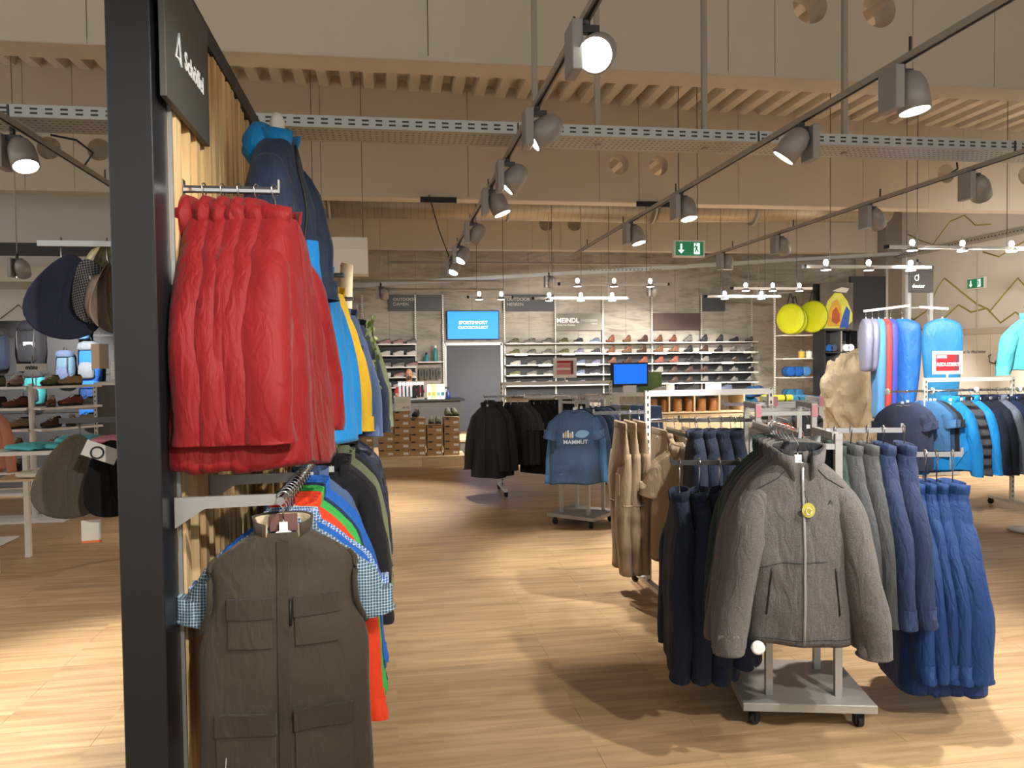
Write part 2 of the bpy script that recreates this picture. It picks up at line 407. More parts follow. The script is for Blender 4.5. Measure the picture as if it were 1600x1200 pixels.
# back wall of printed panels
def panel_wall(name, x0, x1, n, y, z0, z1, mat, label, gap=.006, cuts=None):
    w = struct(name, MB().box(((x0+x1)/2, y+.1, (z0+z1)/2), (x1-x0, .16, z1-z0)), plain('joint_grey', '5c5852', .8), label)
    xs = cuts or [x0+(x1-x0)*i/n for i in range(n+1)]
    for a, b in zip(xs[:-1], xs[1:]):
        MB().box(((a+b)/2, y+.01, (z0+z1)/2), (b-a-gap, .02, z1-z0)).build('panel', mat, w)
    return w
cuts = [-2.6, -1.8, -1.2, -.62, -.03, .57, 1.16, 1.85, 2.57, 3.16, 3.76, 4.33, 4.90, 5.49, 6.09, 6.71, 7.32, 7.92, 8.55, 9.25, 10.0, 10.7, 11.4]
wall_back = panel_wall('wall_back', -2.6, 11.4, 0, 17.55, 0, 5.7, M_MURAL, 'back wall covered with a grey printed mountain mural', cuts=cuts)
wl = struct('wall_left', MB().box((-5.8, 12.3, 2.85), (6.4, .2, 5.7)), M_WALLW, 'cream wall behind the backpacks')
MB().box((-3.6, 12.14, .92), (2.0, .1, 1.84)).build('panel', M_GREYW, wl)
MB().tube([(-5.6, 12.19, 2.3), (-5.35, 12.19, 2.5), (-5.2, 12.19, 2.32), (-4.9, 12.19, 2.62), (-4.7, 12.19, 2.45)], .008, 4).build('mountain_line', plain('olive_line_print', '8a8458', .7), wl)
struct('trim_1', MB().box((-6.2, 11.6, 2.82), (6.4, 1.1, .2)), M_CREAM, 'cream bulkhead over the backpack wall')
struct('trim_2', MB().box((-6.2, 9.95, 2.99), (6.4, .12, .14)), M_BLACK2, 'black bulkhead strip above the hats')
struct('wall_side', MB().box((-2.7, 14.9, 2.85), (.2, 5.4, 5.7)), M_WALLW)
wall_right = struct('wall_right', MB().box((11.5, 6.3, 2.85), (.2, 22.6, 5.7)), M_WALLW, 'white side wall with outlined mountain ridges and a staff door')
M_LINE = plain('olive_green_line_print', 'a7a04e', .7, var=.05)
def wline(pts, w=.018):
    MB().tube([(11.397, y, z) for y, z in pts], w, 4, flat=1).build('mountain_line', M_LINE, wall_right)
wline([(15.5, 2.35), (15.0, 2.55), (14.62, 3.05), (14.45, 3.2), (14.0, 2.9), (13.55, 2.6), (13.2, 2.45), (12.85, 2.75), (12.55, 3.0), (12.4, 2.85), (12.0, 2.9), (11.6, 2.55)])
wline([(15.5, 2.45), (15.05, 2.1), (14.75, 1.98+.1), (14.4, 2.4), (14.05, 2.62), (13.7, 2.45), (13.3, 2.5), (12.95, 2.2), (12.6, 2.38), (12.3, 2.2), (11.8, 2.5)])
wline([(15.6, 4.3), (15.2, 4.1), (14.8, 3.95), (14.3, 4.35), (13.9, 4.4), (13.6, 4.15), (13.2, 4.1)], .014)
wline([(13.4, 3.6), (13.0, 3.45), (12.6, 3.6), (12.2, 3.7)], .014)
MB().box((11.37, 13.5, 2.5), (.02, .008, 2.2)).build('panel_joint', plain('joint_beige', 'bdb5a8', .8), wall_right)
# staff door
d1 = struct('door_1', MB().box((11.385, 13.15, 1.0), (.03, 2.1, 2.0)), plain('cream_door', 'dcd3c4', .5), 'cream staff door with a black lever handle')
MB().box((11.37, 13.15, 2.06), (.08, 2.34, .12)).build('door_frame', plain('beige_frame', 'c6bcab', .55), d1)
for yy in (14.23, 12.04): MB().box((11.37, yy, 1.0), (.08, .1, 2.0)).build('door_frame', plain('beige_frame', 'c6bcab', .55), d1)
MB().box((11.367, 13.15, 1.0), (.006, .012, 2.0)).build('door_seam', plain('joint_beige', 'bdb5a8', .8), d1)
MB().box((11.36, 12.98, 1.38), (.02, .07, .22)).tube([(11.35, 13.0, 1.44), (11.30, 13.0, 1.44), (11.30, 13.1, 1.46), (11.30, 13.12, 1.58), (11.31, 13.08, 1.6)], .012, 6).build('door_handle', M_BLACK, d1)
lettering('Zutritt nur für Mitarbeiter', .085, plain('dark_print', '3a3a3a', .6), d1, (11.366, 13.72, 1.66), R(-90))
pil = struct('pillar', MB().box((11.2, 16.2, 2.85), (.4, .8, 5.7)), plain('taupe_paint', '8b8176', .7))
# dark door / panel in the back wall
d2 = struct('door_2', MB().box((1.86, 17.5, .98), (1.22, .06, 1.95)), plain('slate_blue_panel', '464b54', .55, var=.05, scale=1.5), 'slate grey flush door under the blue screen')
MB().box((1.86, 17.5, 1.99), (1.3, .08, .06)).build('door_frame', M_ALU, d2)
for xx in (1.215, 2.505): MB().box((xx, 17.5, 1.0), (.05, .08, 2.0)).build('door_frame', M_ALU, d2)
# trapezoid sheet ceiling
def deck():
    mb = MB(); per = .30; prof = []
    x = XW0
    while x < XW1:
        prof += [(x, 0), (x+.13, 0), (x+.165, .14), (x+.265, .14)]; x += per
    prof.append((x, 0))
    zt = lambda X: 5.42-.025*(X+4)
    for (xa, za), (xb, zb) in zip(prof[:-1], prof[1:]):
        mb.add([(xa, YW0, zt(xa)+za), (xb, YW0, zt(xb)+zb), (xb, YW1+.2, zt(xb)+zb), (xa, YW1+.2, zt(xa)+za)], [(0, 1, 2, 3)])
    return mb
ceiling = struct('ceiling', deck(), M_DECK, 'pale trapezoid sheet roof deck between the beams')
struct('ceiling_top', MB().box((1.2, 6.3, 5.75), (20.6, 22.9, .1)), M_DECK)
# beams made of panels, a few with round openings
def hole_panel(mb, x0, x1, z0, z1, cx, cz, r, y0, y1, n=32):
    def outer(t):
        dx, dz = math.cos(t), math.sin(t)
        s = min(((x1-cx) if dx > 0 else (cx-x0))/max(abs(dx), 1e-6), ((z1-cz) if dz > 0 else (cz-z0))/max(abs(dz), 1e-6))
        return cx+dx*s, cz+dz*s
    corner = [math.atan2(z-cz, x-cx) % (2*PI) for x, z in ((x1, z1), (x0, z1), (x0, z0), (x1, z0))]
    ang = sorted([2*PI*k/n for k in range(n)]+corner)
    ci = [(cx+r*math.cos(t), cz+r*math.sin(t)) for t in ang]; co = [outer(t) for t in ang]; m = len(ang)
    for y, fl in ((y0, 1), (y1, -1)):
        vs = [(x, y, z) for x, z in ci]+[(x, y, z) for x, z in co]
        mb.add(vs, [((k+1) % m, k, k+m, (k+1) % m+m)[::fl] for k in range(m)])
    mb.add([(x, y0, z) for x, z in ci]+[(x, y1, z) for x, z in ci], [(k, (k+1) % m, (k+1) % m+m, k+m) for k in range(m)])
    mb.add([(x, y0, z) for x, z in co]+[(x, y1, z) for x, z in co], [((k+1) % m, k, k+m, (k+1) % m+m) for k in range(m)])
def beam(y0, zb, zh, holes, xa, xb, w, label):
    b = struct('beam', MB().box(((xa+xb)/2, y0+.14, zb+.016), (xb-xa, .27, .04)), M_CREAM, label)
    x = xa
    edges = sorted(set([xa, xb]+[h-.295 for h in holes]+[h+.295 for h in holes]+[xa+w*i for i in range(int((xb-xa)/w)+1)]))
    keep = []
    for e in edges:
        if any(h-.29 < e < h+.29 for h in holes): continue
        if keep and e-keep[-1] < .02: continue
        keep.append(e)
    for a, c in zip(keep[:-1], keep[1:]):
        mbp = MB(); h = [q for q in holes if a < q < c]
        if h: hole_panel(mbp, a+.003, c-.003, zb, 5.7, h[0], zh, .145, y0, y0+.26)
        else: mbp.box(((a+c)/2, y0+.13, (zb+5.7)/2), (c-a-.006, .26, 5.7-zb))
        o = mbp.build('panel', M_CREAM, b)
    return b
beam(5.65, 3.78, 4.35, [3.28, 3.87], -8.9, 11.3, 2.3, 'nearest deep cream beam, under the roof deck')
beam(10.75, 3.86, 4.40, [-4.3, -3.7, 3.28, 3.87, 8.5, 9.9], -8.9, 11.3, 2.0, 'middle cream beam with round openings, behind the cable tray')
beam(16.1, 3.95, 4.49, [3.29, 3.91], -2.6, 11.0, 1.9, 'far cream beam just above the mountain mural')
for xx, w_ in ((.68, 'first spotlight row'), (3.77, 'green exit sign')):
    vg = thing('vent_grille', 'dark slotted grille under the middle beam near the '+w_, 'vent', (xx, 10.7, 3.83))
    MB().box((0, 0, 0), (.5, .02, .075)).build('frame', M_BLACK2, vg)
    for k in range(4): MB().box((0, -.014, -.024+.016*k), (.46, .01, .005)).build('slat', M_DSTEEL, vg)
# ventilation duct and cable trays
dz = thing('ventilation_duct', 'round spiral metal duct running behind the middle beam', 'duct', (0, 13.2, 4.27))
MB().tube([(-8.8, 0, 0), (-1, 0, 0)], .26, 24).build('duct_segment', M_DUCT, dz)
MB().tube([(-1, 0, 0), (4.6, 0, 0)], .25, 24).build('duct_segment', M_DUCT, dz)
MB().tube([(4.6, 0, 0), (9.2, 0, .06)], .235, 24).build('duct_segment', M_DUCT, dz)
for xx in (-6, -1, 2.0, 4.6, 6.5): MB().tube([(xx, 0, 0), (xx+.05, 0, 0)], .272, 24).build('duct_collar', M_ALU, dz)
ct = thing('cable_tray', 'perforated metal cable tray hung across the sales floor', 'cable tray', (1.2, 5.2, 3.13))
MB().box((0, -.16, .0), (20.0, .006, .075)).build('tray_side', M_TRAY, ct)
MB().box((0, .16, .0), (20.0, .006, .075)).build('tray_side', M_TRAY, ct)
MB().box((0, 0, -.036), (20.0, .32, .005)).build('tray_floor', M_TRAYB, ct)
for xx in (-4.9, -.2, .82-1.2+.62, 1.02, 2.1, 4.2, 6.0):
    MB().box((xx, .02, 1.15), (.035, .035, 2.4)).build('hanging_post', M_TRACK, ct)
ct2 = thing('cable_tray', 'thin far cable tray running above the shoe wall', 'cable tray', (4.9, 15.5, 3.45))
MB().bar((-5.7, 0, -.35), (6.2, 0, .4), .2, .07).build('tray_side', M_TRAY, ct2)
ct3 = thing('cable_tray', 'cable tray fixed along the white side wall', 'cable tray', (11.15, 12.5, 3.8))
MB().box((0, 0, 0), (.2, 6, .08)).build('tray_side', slotted('perforated_tray_side', 'b0ada6', 'Y', .085, .5, .01, 'Z', .45, .4, dark='3a3c3c'), ct3)

# ------------------------------------------------------------------ lamps
def spot_light(parent, loc, aim, power, size=R(62), blend=.6, rad=.045):
    l = bpy.data.lights.new('lamp', 'SPOT'); l.energy = power; l.color = LAMP_COL; l.spot_size = size; l.spot_blend = blend; l.shadow_soft_size = rad
    o = bpy.data.objects.new('lamp', l); COL.objects.link(o); o.parent = parent; o.location = loc
    o.rotation_euler = Vector(aim).to_track_quat('-Z', 'Y').to_euler()
    return o
_dome = MB().lathe([(.068, -.10), (.074, -.10), (.076, -.02), (.072, .03), (.055, .072), (.028, .092), (.004, .098)], 24, None, False, True).mesh('housing')
_lens = MB().lathe([(.066, -.094), (.066, -.09)], 24).mesh('lens')
_gear = MB().box((-.105, 0, .0), (.045, .14, .2)).mesh('gear_box', .004)
_adap = MB().box((-.05, 0, .085), (.1, .035, .03)).cyl((-.05, 0, .09), (-.05, 0, .15), .016, 10).mesh('adapter')
n_spot = [0]
def track_spot(x, y, z, aim, label, power=None, side=1, on=True, rod=False):
    t = thing('track_spotlight', label, 'spotlight', (x, y, z), 0, 'spotlights on the ceiling tracks')
    a = Vector(aim).normalized()
    q = a.to_track_quat('-Z', 'Y').to_euler()
    h = put('housing', _dome, M_SPOTG, t, None, q)
    ln = put('lens', _lens, M_LENS, t, None, q)
    put('gear_box', _gear, M_SPOTG, t, None, (0, 0, 0 if side > 0 else PI))
    put('adapter', _adap, M_DSTEEL, t, None, (0, 0, 0 if side > 0 else PI))
    if rod: MB().cyl((-.05, 0, .1), (-.05, 0, 5.15-z), .006, 6).build('hanging_rod', M_TRACK, t)
    if on: spot_light(t, a*.105, a, power or SPOT_W)
    return t
def track(x, y0, y1, label, z=3.0):
    t = thing('light_track', label, 'light track', (x, (y0+y1)/2, z))
    MB().box((0, 0, .0), (.036, y1-y0, .03)).build('profile', M_TRACK, t)
    MB().box((0, 0, -.0165), (.012, y1-y0-.01, .004)).build('slot', M_RUBBER, t)
    for k in range(int((y1-y0)/1.5)+1):
        MB().box((0, -(y1-y0)/2+.3+k*1.5, .05), (.01, .01, .08)).build('clip', M_DSTEEL, t)
    return t
track(.81, -3, 10.6, 'grey light track above the open aisle')
track(2.42, -3, 9.9, 'grey light track above the fleece rack')
track(4.33, -3, 10.4, 'grey light track above the blue softshell rack')
track(-2.13, -3, 9.8, 'grey light track beyond the black post')
for i, (y, aim) in enumerate([(3.09, (-.4, -.85, -.5)), (4.16, (-.85, .1, -.6)), (5.25, (-.7, .1, -.75)), (6.11, (.35, -.1, -.9)), (7.57, (-.6, .3, -.8)), (9.09, (-.5, -.3, -.85)), (10.27, (-.35, -.35, -.85))]):
    track_spot(.81+.05, y, 2.86, aim, '%s spotlight of the row above the aisle, counted from the largest' % ORD[i])
for i, (y, aim, s) in enumerate([(3.36, (.12, -.1, -.98), 1), (4.26, (-.5, .3, -.75), -1), (6.17, (.1, -.2, -.95), 1), (7.52, (.2, -.2, -.95), 1)]):
    track_spot(2.42+.05*s, y, 2.86, aim, '%s spotlight on the track over the fleece rack, counted from the largest' % ORD[i], side=s)
for i, (y, aim) in enumerate([(5.19, (.6, .5, -.55)), (6.44, (.6, .5, -.6)), (8.11, (.5, .6, -.6)), (9.56, (.0, .1, -.95))]):
    track_spot(4.33+.05, y, 2.86, aim, '%s spotlight on the track over the softshell rack, counted from the largest' % ORD[i])
track_spot(-2.13, 4.96, 2.86, (.3, -.3, -.85), 'spotlight beyond the black post, on the far track', SPOT_W*1.6)
track_spot(-3.9, 9.0, 2.66, (-.2, .75, -.6), 'small spotlight under the black bulkhead strip', SPOT_W*2.5, rod=True)
# unseen spotlights added where the tracks go on behind the camera, lighting the foreground
for i, (x, y, aim) in enumerate([(.84, 1.2, (-.75, .65, -.6)), (.84, -.6, (-.55, .8, -.6)), (2.47, 1.6, (-.55, .75, -.7)), (2.47, .0, (-.1, .8, -.65)), (4.38, 2.2, (-.55, .4, -.75)), (4.38, .4, (-.3, .75, -.65)), (-2.1, 2.4, (-.1, .5, -.85)), (-2.1, .4, (-.2, .6, -.75)), (2.47, -1.8, (.2, .6, -.75)), (.84, -2.4, (.1, .5, -.85))]):
    track_spot(x, y, 2.86, aim, 'added unseen spotlight over the sales floor, lighting the foreground', None)
_blens = MB().lathe([(.055, -.03), (.055, -.026)], 16).mesh('lens')
_blamp = MB().lathe([(.058, -.03), (.062, -.02), (.05, .005), (.03, .02)], 16, None, False, True).mesh('lamp_head')
_btop = MB().lathe([(.02, .02), (.03, .05), (.02, .08), (.004, .085)], 12).mesh('top_glow')
def light_bar(x0, x1, y, z, label, n=3, power=None, aim=(0, .75, -.7)):
    L = x1-x0
    t = thing('light_bar', label, 'light bar', ((x0+x1)/2, y, z), 0, 'hanging light bars')
    MB().box((0, 0, 0), (L, .05, .035)).build('bar', M_WHITE, t)
    for s in (-1, 1): MB().box((s*L/2, 0, 0), (.03, .056, .04)).build('end_cap', M_RUBBER, t)
    for s in (-.3, .3): MB().cyl((s*L, 0, .02), (s*L, 0, 5.41-.025*((x0+x1)/2+s*L+4)-z), .004, 5).build('cable', M_DSTEEL, t)
    for k in range(n):
        xx = -L/2+L*(k+.5)/n if n > 1 else 0
        put('lamp_head', _blamp, M_SPOTG, t, (xx, 0, -.01)); put('lens', _blens, M_LENS2, t, (xx, 0, -.012)); put('top_glow', _btop, M_LENS2, t, (xx, 0, 0))
        spot_light(t, (xx, 0, -.06), aim, power or BAR_W, R(125), .8)
light_bar(2.5, 4.21, 11.3, 2.74, 'light bar in front of the mural, above the monitor')
light_bar(2.16, 3.66, 11.6, 2.55, 'lower light bar hung before the grey brand board')
light_bar(4.95, 6.2, 11.6, 2.58, 'light bar above the brown board of the shoe wall', 2)
light_bar(5.25, 6.6, 11.3, 2.68, 'light bar hung before the yellow discs')
light_bar(5.58, 7.5, 8.0, 2.84, 'long light bar above the sleeping bags', 3, BAR_W*.8, aim=(.85, .35, -.3))
light_bar(4.8, 6.45, 8.4, 2.66, 'light bar hung before the tent poster', 3, BAR_W*.6, aim=(.3, .7, -.6))
light_bar(6.9, 8.2, 6.9, 2.9, 'light bar at the edge above the staff door', 2, BAR_W*2.6, aim=(.6, .6, -.5))
light_bar(1.2, 1.9, 12.0, 2.6, 'short light bar beside the blue screen', 2)
for i, (a, b, y, z) in enumerate([(0.0, 5.2, 13.0, 3.26), (-.7, 1.85, 13.0, 2.95), (-.7, 1.85, 12.6, 2.77)]):
    tag(MB().cyl((a, y, z), (b, y, z), .02, 8).build('ceiling_pole', M_TRACK), ['long thin white pole above the shoe wall', 'upper short white pole before the mural', 'lower short white pole before the mural'][i], 'pole')
for i, (x, y, z, aim) in enumerate([(-.1, 12.6, 2.72, (0, .6, -.8)), (2.75, 13.0, 2.95, (0, .75, -.65)), (5.0, 14.2, 2.9, (.15, .85, -.45)), (7.2, 14.2, 2.85, (0, .8, -.6)), (9.0, 12.0, 3.1, (.3, .6, -.6)), (10.0, 10.6, 2.9, (.6, .3, -.6))]):
    track_spot(x, y, z, aim, '%s small spotlight aimed at the far walls, counted from the counter' % ORD[i], SPOT_W*(2.4 if i == 2 else 2.2 if i > 2 else 1.5), rod=True)

for pts, lb in (([(-2.13, 5.36, 3.08), (-2.03, 5.5, 3.09), (-2.0, 5.7, 3.06), (-2.13, 5.9, 3.02)], 'black power cable bowing from the tray to the far track'),
                ([(4.33, 5.36, 3.08), (4.41, 5.45, 3.06), (4.42, 5.6, 3.03), (4.33, 5.75, 3.015)], 'black power cable bowing from the tray to the softshell track'),
                ([(.55, 10.72, 3.9), (.68, 10.66, 3.4), (.81, 10.58, 3.02)], 'thin dark cable running down to the end of the aisle track')):
    tag(MB().tube(pts, .007, 6).build('power_cable', M_RUBBER), lb, 'cable', 'power cables of the tracks')

# ------------------------------------------------------------------ garments on hangers
# local frame: origin where the hook sits on the rail, x along the shoulders, front towards -y
PROF = {
 'jacket': [(-.100, .070, .055), (-.118, .098, .058), (-.150, .135, .060), (-.190, .172, .062), (-.235, .198, .066), (-.29, .204, .078), (-.40, .206, .090), (-.60, .208, .092), (-.86, .218, .098)],
 'fleece': [(-.100, .084, .066), (-.118, .110, .068), (-.150, .145, .066), (-.190, .182, .068), (-.235, .208, .072), (-.29, .212, .084), (-.40, .208, .094), (-.60, .200, .094), (-.80, .196, .082)],
 'tee':    [(-.100, .085, .040), (-.112, .110, .045), (-.135, .148, .048), (-.165, .186, .050), (-.200, .214, .054), (-.26, .226, .062), (-.36, .230, .066), (-.55, .232, .066), (-.78, .236, .068)],
 'vest':   [(-.100, .078, .060), (-.120, .112, .064), (-.150, .160, .066), (-.180, .202, .066), (-.205, .222, .066), (-.26, .218, .080), (-.33, .222, .092), (-.40, .246, .100), (-.48, .262, .106), (-.64, .262, .108), (-.95, .272, .112)],
 'shirt':  [(-.100, .076, .048), (-.118, .106, .050), (-.145, .148, .052), (-.180, .188, .054), (-.220, .216, .058), (-.28, .230, .066), (-.38, .234, .070), (-.55, .236, .070), (-.82, .240, .070)],
 'soft':   [(-.095, .060, .055), (-.115, .078, .062), (-.160, .104, .072), (-.220, .132, .080), (-.290, .160, .086), (-.37, .180, .092), (-.50, .196, .100), (-.70, .205, .106), (-.93, .215, .112)],
 'bag':    [(-.100, .060, .050), (-.13, .140, .070), (-.18, .210, .085), (-.30, .235, .100), (-.6, .235, .105), (-1.1, .20, .100), (-1.5, .155, .09), (-1.62, .12, .08)],
}
SLEEVE = {  # (x, y, z, radius)
 'jacket': [(.110, 0, -.185, .040), (.146, -.006, -.240, .064), (.168, -.016, -.33, .080), (.194, -.028, -.48, .081), (.216, -.036, -.64, .076), (.232, -.044, -.82, .068), (.233, -.046, -.85, .067)],
 'fleece': [(.115, 0, -.185, .042), (.152, -.006, -.240, .070), (.180, -.020, -.33, .084), (.214, -.034, -.48, .086), (.243, -.042, -.64, .082), (.266, -.048, -.80, .077), (.268, -.050, -.84, .076)],
 'soft':   [(.060, 0, -.170, .035), (.090, -.004, -.235, .058), (.126, -.010, -.32, .076), (.168, -.018, -.46, .086), (.200, -.028, -.62, .084), (.216, -.038, -.80, .076), (.217, -.040, -.84, .075)],
 'tee':    [(.140, 0, -.175, .034), (.172, -.004, -.215, .056), (.204, -.010, -.28, .068), (.226, -.014, -.37, .073)],
 'teel':   [(.140, 0, -.175, .034), (.172, -.004, -.215, .052), (.198, -.012, -.31, .062), (.222, -.020, -.46, .060), (.238, -.026, -.62, .054), (.248, -.030, -.78, .048)],
 'shirt':  [(.140, 0, -.185, .034), (.176, -.004, -.230, .058), (.204, -.010, -.29, .074), (.232, -.014, -.38, .084), (.240, -.014, -.41, .084)],
}
class Cut:
    """surface of one garment: smooth profile plus folds"""
    def __init__(s, kind, seed, L=None, flare=1.0):
        rnd = random.Random(seed*31+len(kind)); s.tab = PROF[kind]; s.kind = kind
        zb = s.tab[-1][0]; s.L = -(L or -zb); s.k = s.L/zb if L else 1.0
        s.fl = flare
        s.w = [(rnd.uniform(.004, .009), rnd.uniform(14, 34), rnd.uniform(0, 6), rnd.uniform(-5, 5)) for _ in range(4)]
        s.h = [(rnd.uniform(.002, .006), rnd.uniform(8, 20), rnd.uniform(0, 6)) for _ in range(2)]
        s.p = 2.6
    def ab(s, z):
        zz = z if z > -.3 else -.3+(z+.3)*(s.tab[-1][0]+.3)/(s.L+.3)
        a, b = interp(s.tab, zz)
        f = 1+(s.fl-1)*max(0, min(1, (-z-.3)/.6))
        return a*f, b*f
    def fold(s, x, z):
        r = max(0, min(1, (-z-.16)/.45))
        e = s.w[0][2]*3
        return sum(A*math.sin(k*x+ph+m*z) for A, k, ph, m in s.w)*r + (.014*noise.noise(Vector((x*7, z*4, e)))+.012*(.35-abs(noise.noise(Vector((x*9+z*3, z*5-x*4, e+7))))))*min(1, r*2+.15)
    def front(s, x, z, off=0.0):
        a, b = s.ab(z); q = max(0, 1-abs(x/a)**s.p)**(1/s.p)
        return -b*q+s.fold(x, z)*q-off
    def body(s, n=44, rows=34):
        rings = []
        zs = [-.100-(.2)*(i/14) for i in range(14)]+[-.3+(s.L+.3)*(i/(rows-8)) for i in range(rows-7)]
        for z in zs:
            a, b = s.ab(z); ring = []
            for k in range(n):
                t = 2*PI*k/n; c, d = math.cos(t), math.sin(t)
                x = a*math.copysign(abs(c)**(2/s.p), c); y = b*math.copysign(abs(d)**(2/s.p), d)
                q = abs(d)**(2/s.p)
                y += s.fold(x, z)*q*(1 if d < 0 else -.8)
                zz = z
                if z < s.L+.15:
                    e = (s.L+.15-z)/.15
                    zz += e*sum(A*math.sin(kk*x+ph+(2 if d > 0 else 0)) for A, kk, ph in s.h)
                ring.append(Vector((x, y, zz)))
            rings.append(ring)
        last = rings[-1]                                   # turn the hem inwards so that it has thickness
        rings.append([Vector((v.x*.97, v.y*.93, v.z+.004)) for v in last])
        rings.append([Vector((v.x*.95, v.y*.86, v.z+.10)) for v in last])
        return MB().loft(rings, False, True)
    def sleeve(s, key, sgn, seed, L=1.0, out=1.0, rk=1.0):
        tab = SLEEVE[key]; rnd = random.Random(seed*7+(1 if sgn > 0 else 2))
        pts = []; m = 22
        for i in range(m+1):
            u = i/m*(len(tab)-1); j = min(int(u), len(tab)-2); t = u-j
            p0, p1, p2, p3 = tab[max(j-1, 0)], tab[j], tab[j+1], tab[min(j+2, len(tab)-1)]
            pts.append([.5*((2*b)+(-a+c)*t+(2*a-5*b+4*c-d)*t*t+(-a+3*b-3*c+d)*t**3) for a, b, c, d in zip(p0, p1, p2, p3)])
        ph, ph2 = rnd.uniform(0, 6), rnd.uniform(0, 6); n = 18; rings = []; dy = rnd.uniform(-.03, .012); dx = rnd.uniform(-.012, .014)
        for i, (x, y, z, r) in enumerate(pts):
            u = i/m; r *= rk
            z = -.2+(z+.2)*L
            x = (.15+(x-.15)*out+dx*u)*sgn; y += dy*u
            q = pts[min(i+1, m)]; pq = pts[max(i-1, 0)]
            t = Vector(((q[0]-pq[0])*sgn, q[1]-pq[1], q[2]-pq[2])).normalized()
            a = t.cross(Vector((0, 1, 0))).normalized(); b = Vector((0, 1, 0))
            ring = []
            for k in range(n):
                th = 2*PI*k/n
                w = 1+.05*math.sin(5*u*PI+ph+2*th)+.045*math.sin(13*u+ph2-th)+.07*noise.noise(Vector((math.cos(th)*1.5+ph, math.sin(th)*1.5, u*6+ph2)))
                w += .16*(.3-abs(noise.noise(Vector((math.cos(th)*1.3+ph2, math.sin(th)*1.3+ph, u*5.5-math.cos(th)*.8)))))*min(1, u*5)
                ring.append(Vector((x, y, z))+a*(r*w*math.cos(th))*.84+b*(r*w*math.sin(th))*.92)
            rings.append(ring)
        rings.append([v+(Vector((sum(p.x for p in rings[-1])/n, sum(p.y for p in rings[-1])/n, v.z+.01))-v)*.12 for v in rings[-1]])
        rings.append([v+Vector((0, 0, .08)) for v in rings[-1]])
        return MB().loft(rings, True, True)
    def collar(s, h=.065, open_=.5, lean=.012, th=.006):
        """stand-up collar, a band around the neck with a gap in front"""
        n = 28; a0, b0 = s.ab(-.103); rings = []
        for i in range(n+1):
            t = -PI/2+open_+(2*PI-2*open_)*i/n
            c, d = math.cos(t), math.sin(t); g = 1+.1*noise.noise(Vector((c*2, d*2, s.w[0][2])))
            drop = (.045 if h > .08 else .02)*((1+math.cos(t+PI/2))/2)**2 * (1 if h > .03 else .5)
            o0 = Vector((a0*1.03*c, b0*1.05*d-.004, -.116-drop*1.2)); o1 = Vector(((a0+lean)*c*g, (b0+lean)*d*g-.006, -.116+h-drop))
            i1 = Vector(((a0+lean-th)*c*g, (b0+lean-th)*d*g-.006, -.118+h-drop)); i0 = Vector(((a0-th)*c, (b0-th)*d-.004, -.130-drop))
            rings.append([o0, (o0+o1)/2+Vector((c*.003, d*.003, 0)), o1, i1, (i0+i1)/2, i0])
        return MB().loft(rings, True, True)
    def fold_collar(s, h=.045, open_=.35):
        n = 28; a0, b0 = s.ab(-.103); rings = []
        for i in range(n+1):
            t = -PI/2+open_+(2*PI-2*open_)*i/n; c, d = math.cos(t), math.sin(t)
            e = 1+.6*max(0, -d)**3
            rings.append([Vector((a0*c, b0*d, -.112)), Vector(((a0-.002)*c, (b0-.002)*d, -.112+h*.8)), Vector(((a0+.008)*c, (b0+.008)*d, -.112+h*.85)), Vector(((a0+.03*e)*c, (b0+.03*e)*d-.006, -.135))])
        return MB().loft(rings, True, True)
    def patch(s, x0, x1, z0, z1, off=.004, nx=8, nz=8, skew=0.0, rim=.004):
        """piece of cloth sewn on the front, following the surface"""
        def fn(u, v, o):
            z = z1+(z0-z1)*v; x = x0+(x1-x0)*u+skew*(v-.5)
            return (x, s.front(x, z, o), z)
        mb = MB(); mb.grid(lambda u, v: fn(u, v, off), nx, nz)
        m = nx+1
        mb.grid(lambda u, v: fn(0, u, off*(1-v)-.004*v), nz, 1, False); mb.grid(lambda u, v: fn(1, u, off*(1-v)-.004*v), nz, 1, False)
        mb.grid(lambda u, v: fn(u, 0, off*(1-v)-.004*v), nx, 1, False); mb.grid(lambda u, v: fn(u, 1, off*(1-v)-.004*v), nx, 1, False)
        return mb
    def strip(s, pts, w=.006, off=.004):
        """seam or zip along x,z points of the front"""
        P = []
        for (xa, za), (xb, zb) in zip(pts[:-1], pts[1:]):
            for i in range(10): P.append((xa+(xb-xa)*i/10, za+(zb-za)*i/10))
        P.append(pts[-1])
        return MB().tube([(x, s.front(x, z, off*.3), z) for x, z in P], w, 6, flat=.7)
    def conform(s, me, off=.003):
        for v in me.vertices: v.co.y = s.front(v.co.x, v.co.z, off)+(v.co.y)
        return me
    def hood(s, seed):
        rnd = random.Random(seed); mb = MB()
        rings = []
        for i in range(11):
            u = i/10; z = -.03-.17*u; w = .095*math.sin(PI*(.22+.7*u)); d = .055*math.sin(PI*(.15+.75*u))
            rings.append([Vector((w*math.cos(2*PI*k/18)*(1+.12*noise.noise(Vector((k*.6, u*4, seed)))), .055+.02*u+d*math.sin(2*PI*k/18)*(1+.2*noise.noise(Vector((k*.5, u*5, seed+3)))), z)) for k in range(18)])
        return mb.loft(rings)
_gm = {}
def gmesh(key, fn):
    if key not in _gm: _gm[key] = fn()
    return _gm[key]
_hook = MB().tube([(.021*math.cos(t), 0, .021*math.sin(t)) for t in [R(-40+25*i) for i in range(9)]]+[(-.012, 0, -.018), (0, 0, -.035), (0, 0, -.1)], .0028, 6).mesh('hook')
_hook2 = MB().tube([(.021*math.cos(t), 0, .021*math.sin(t)) for t in [R(-40+25*i) for i in range(9)]]+[(-.012, 0, -.018), (0, 0, -.035), (0, 0, -.165)], .0028, 6).mesh('hook')
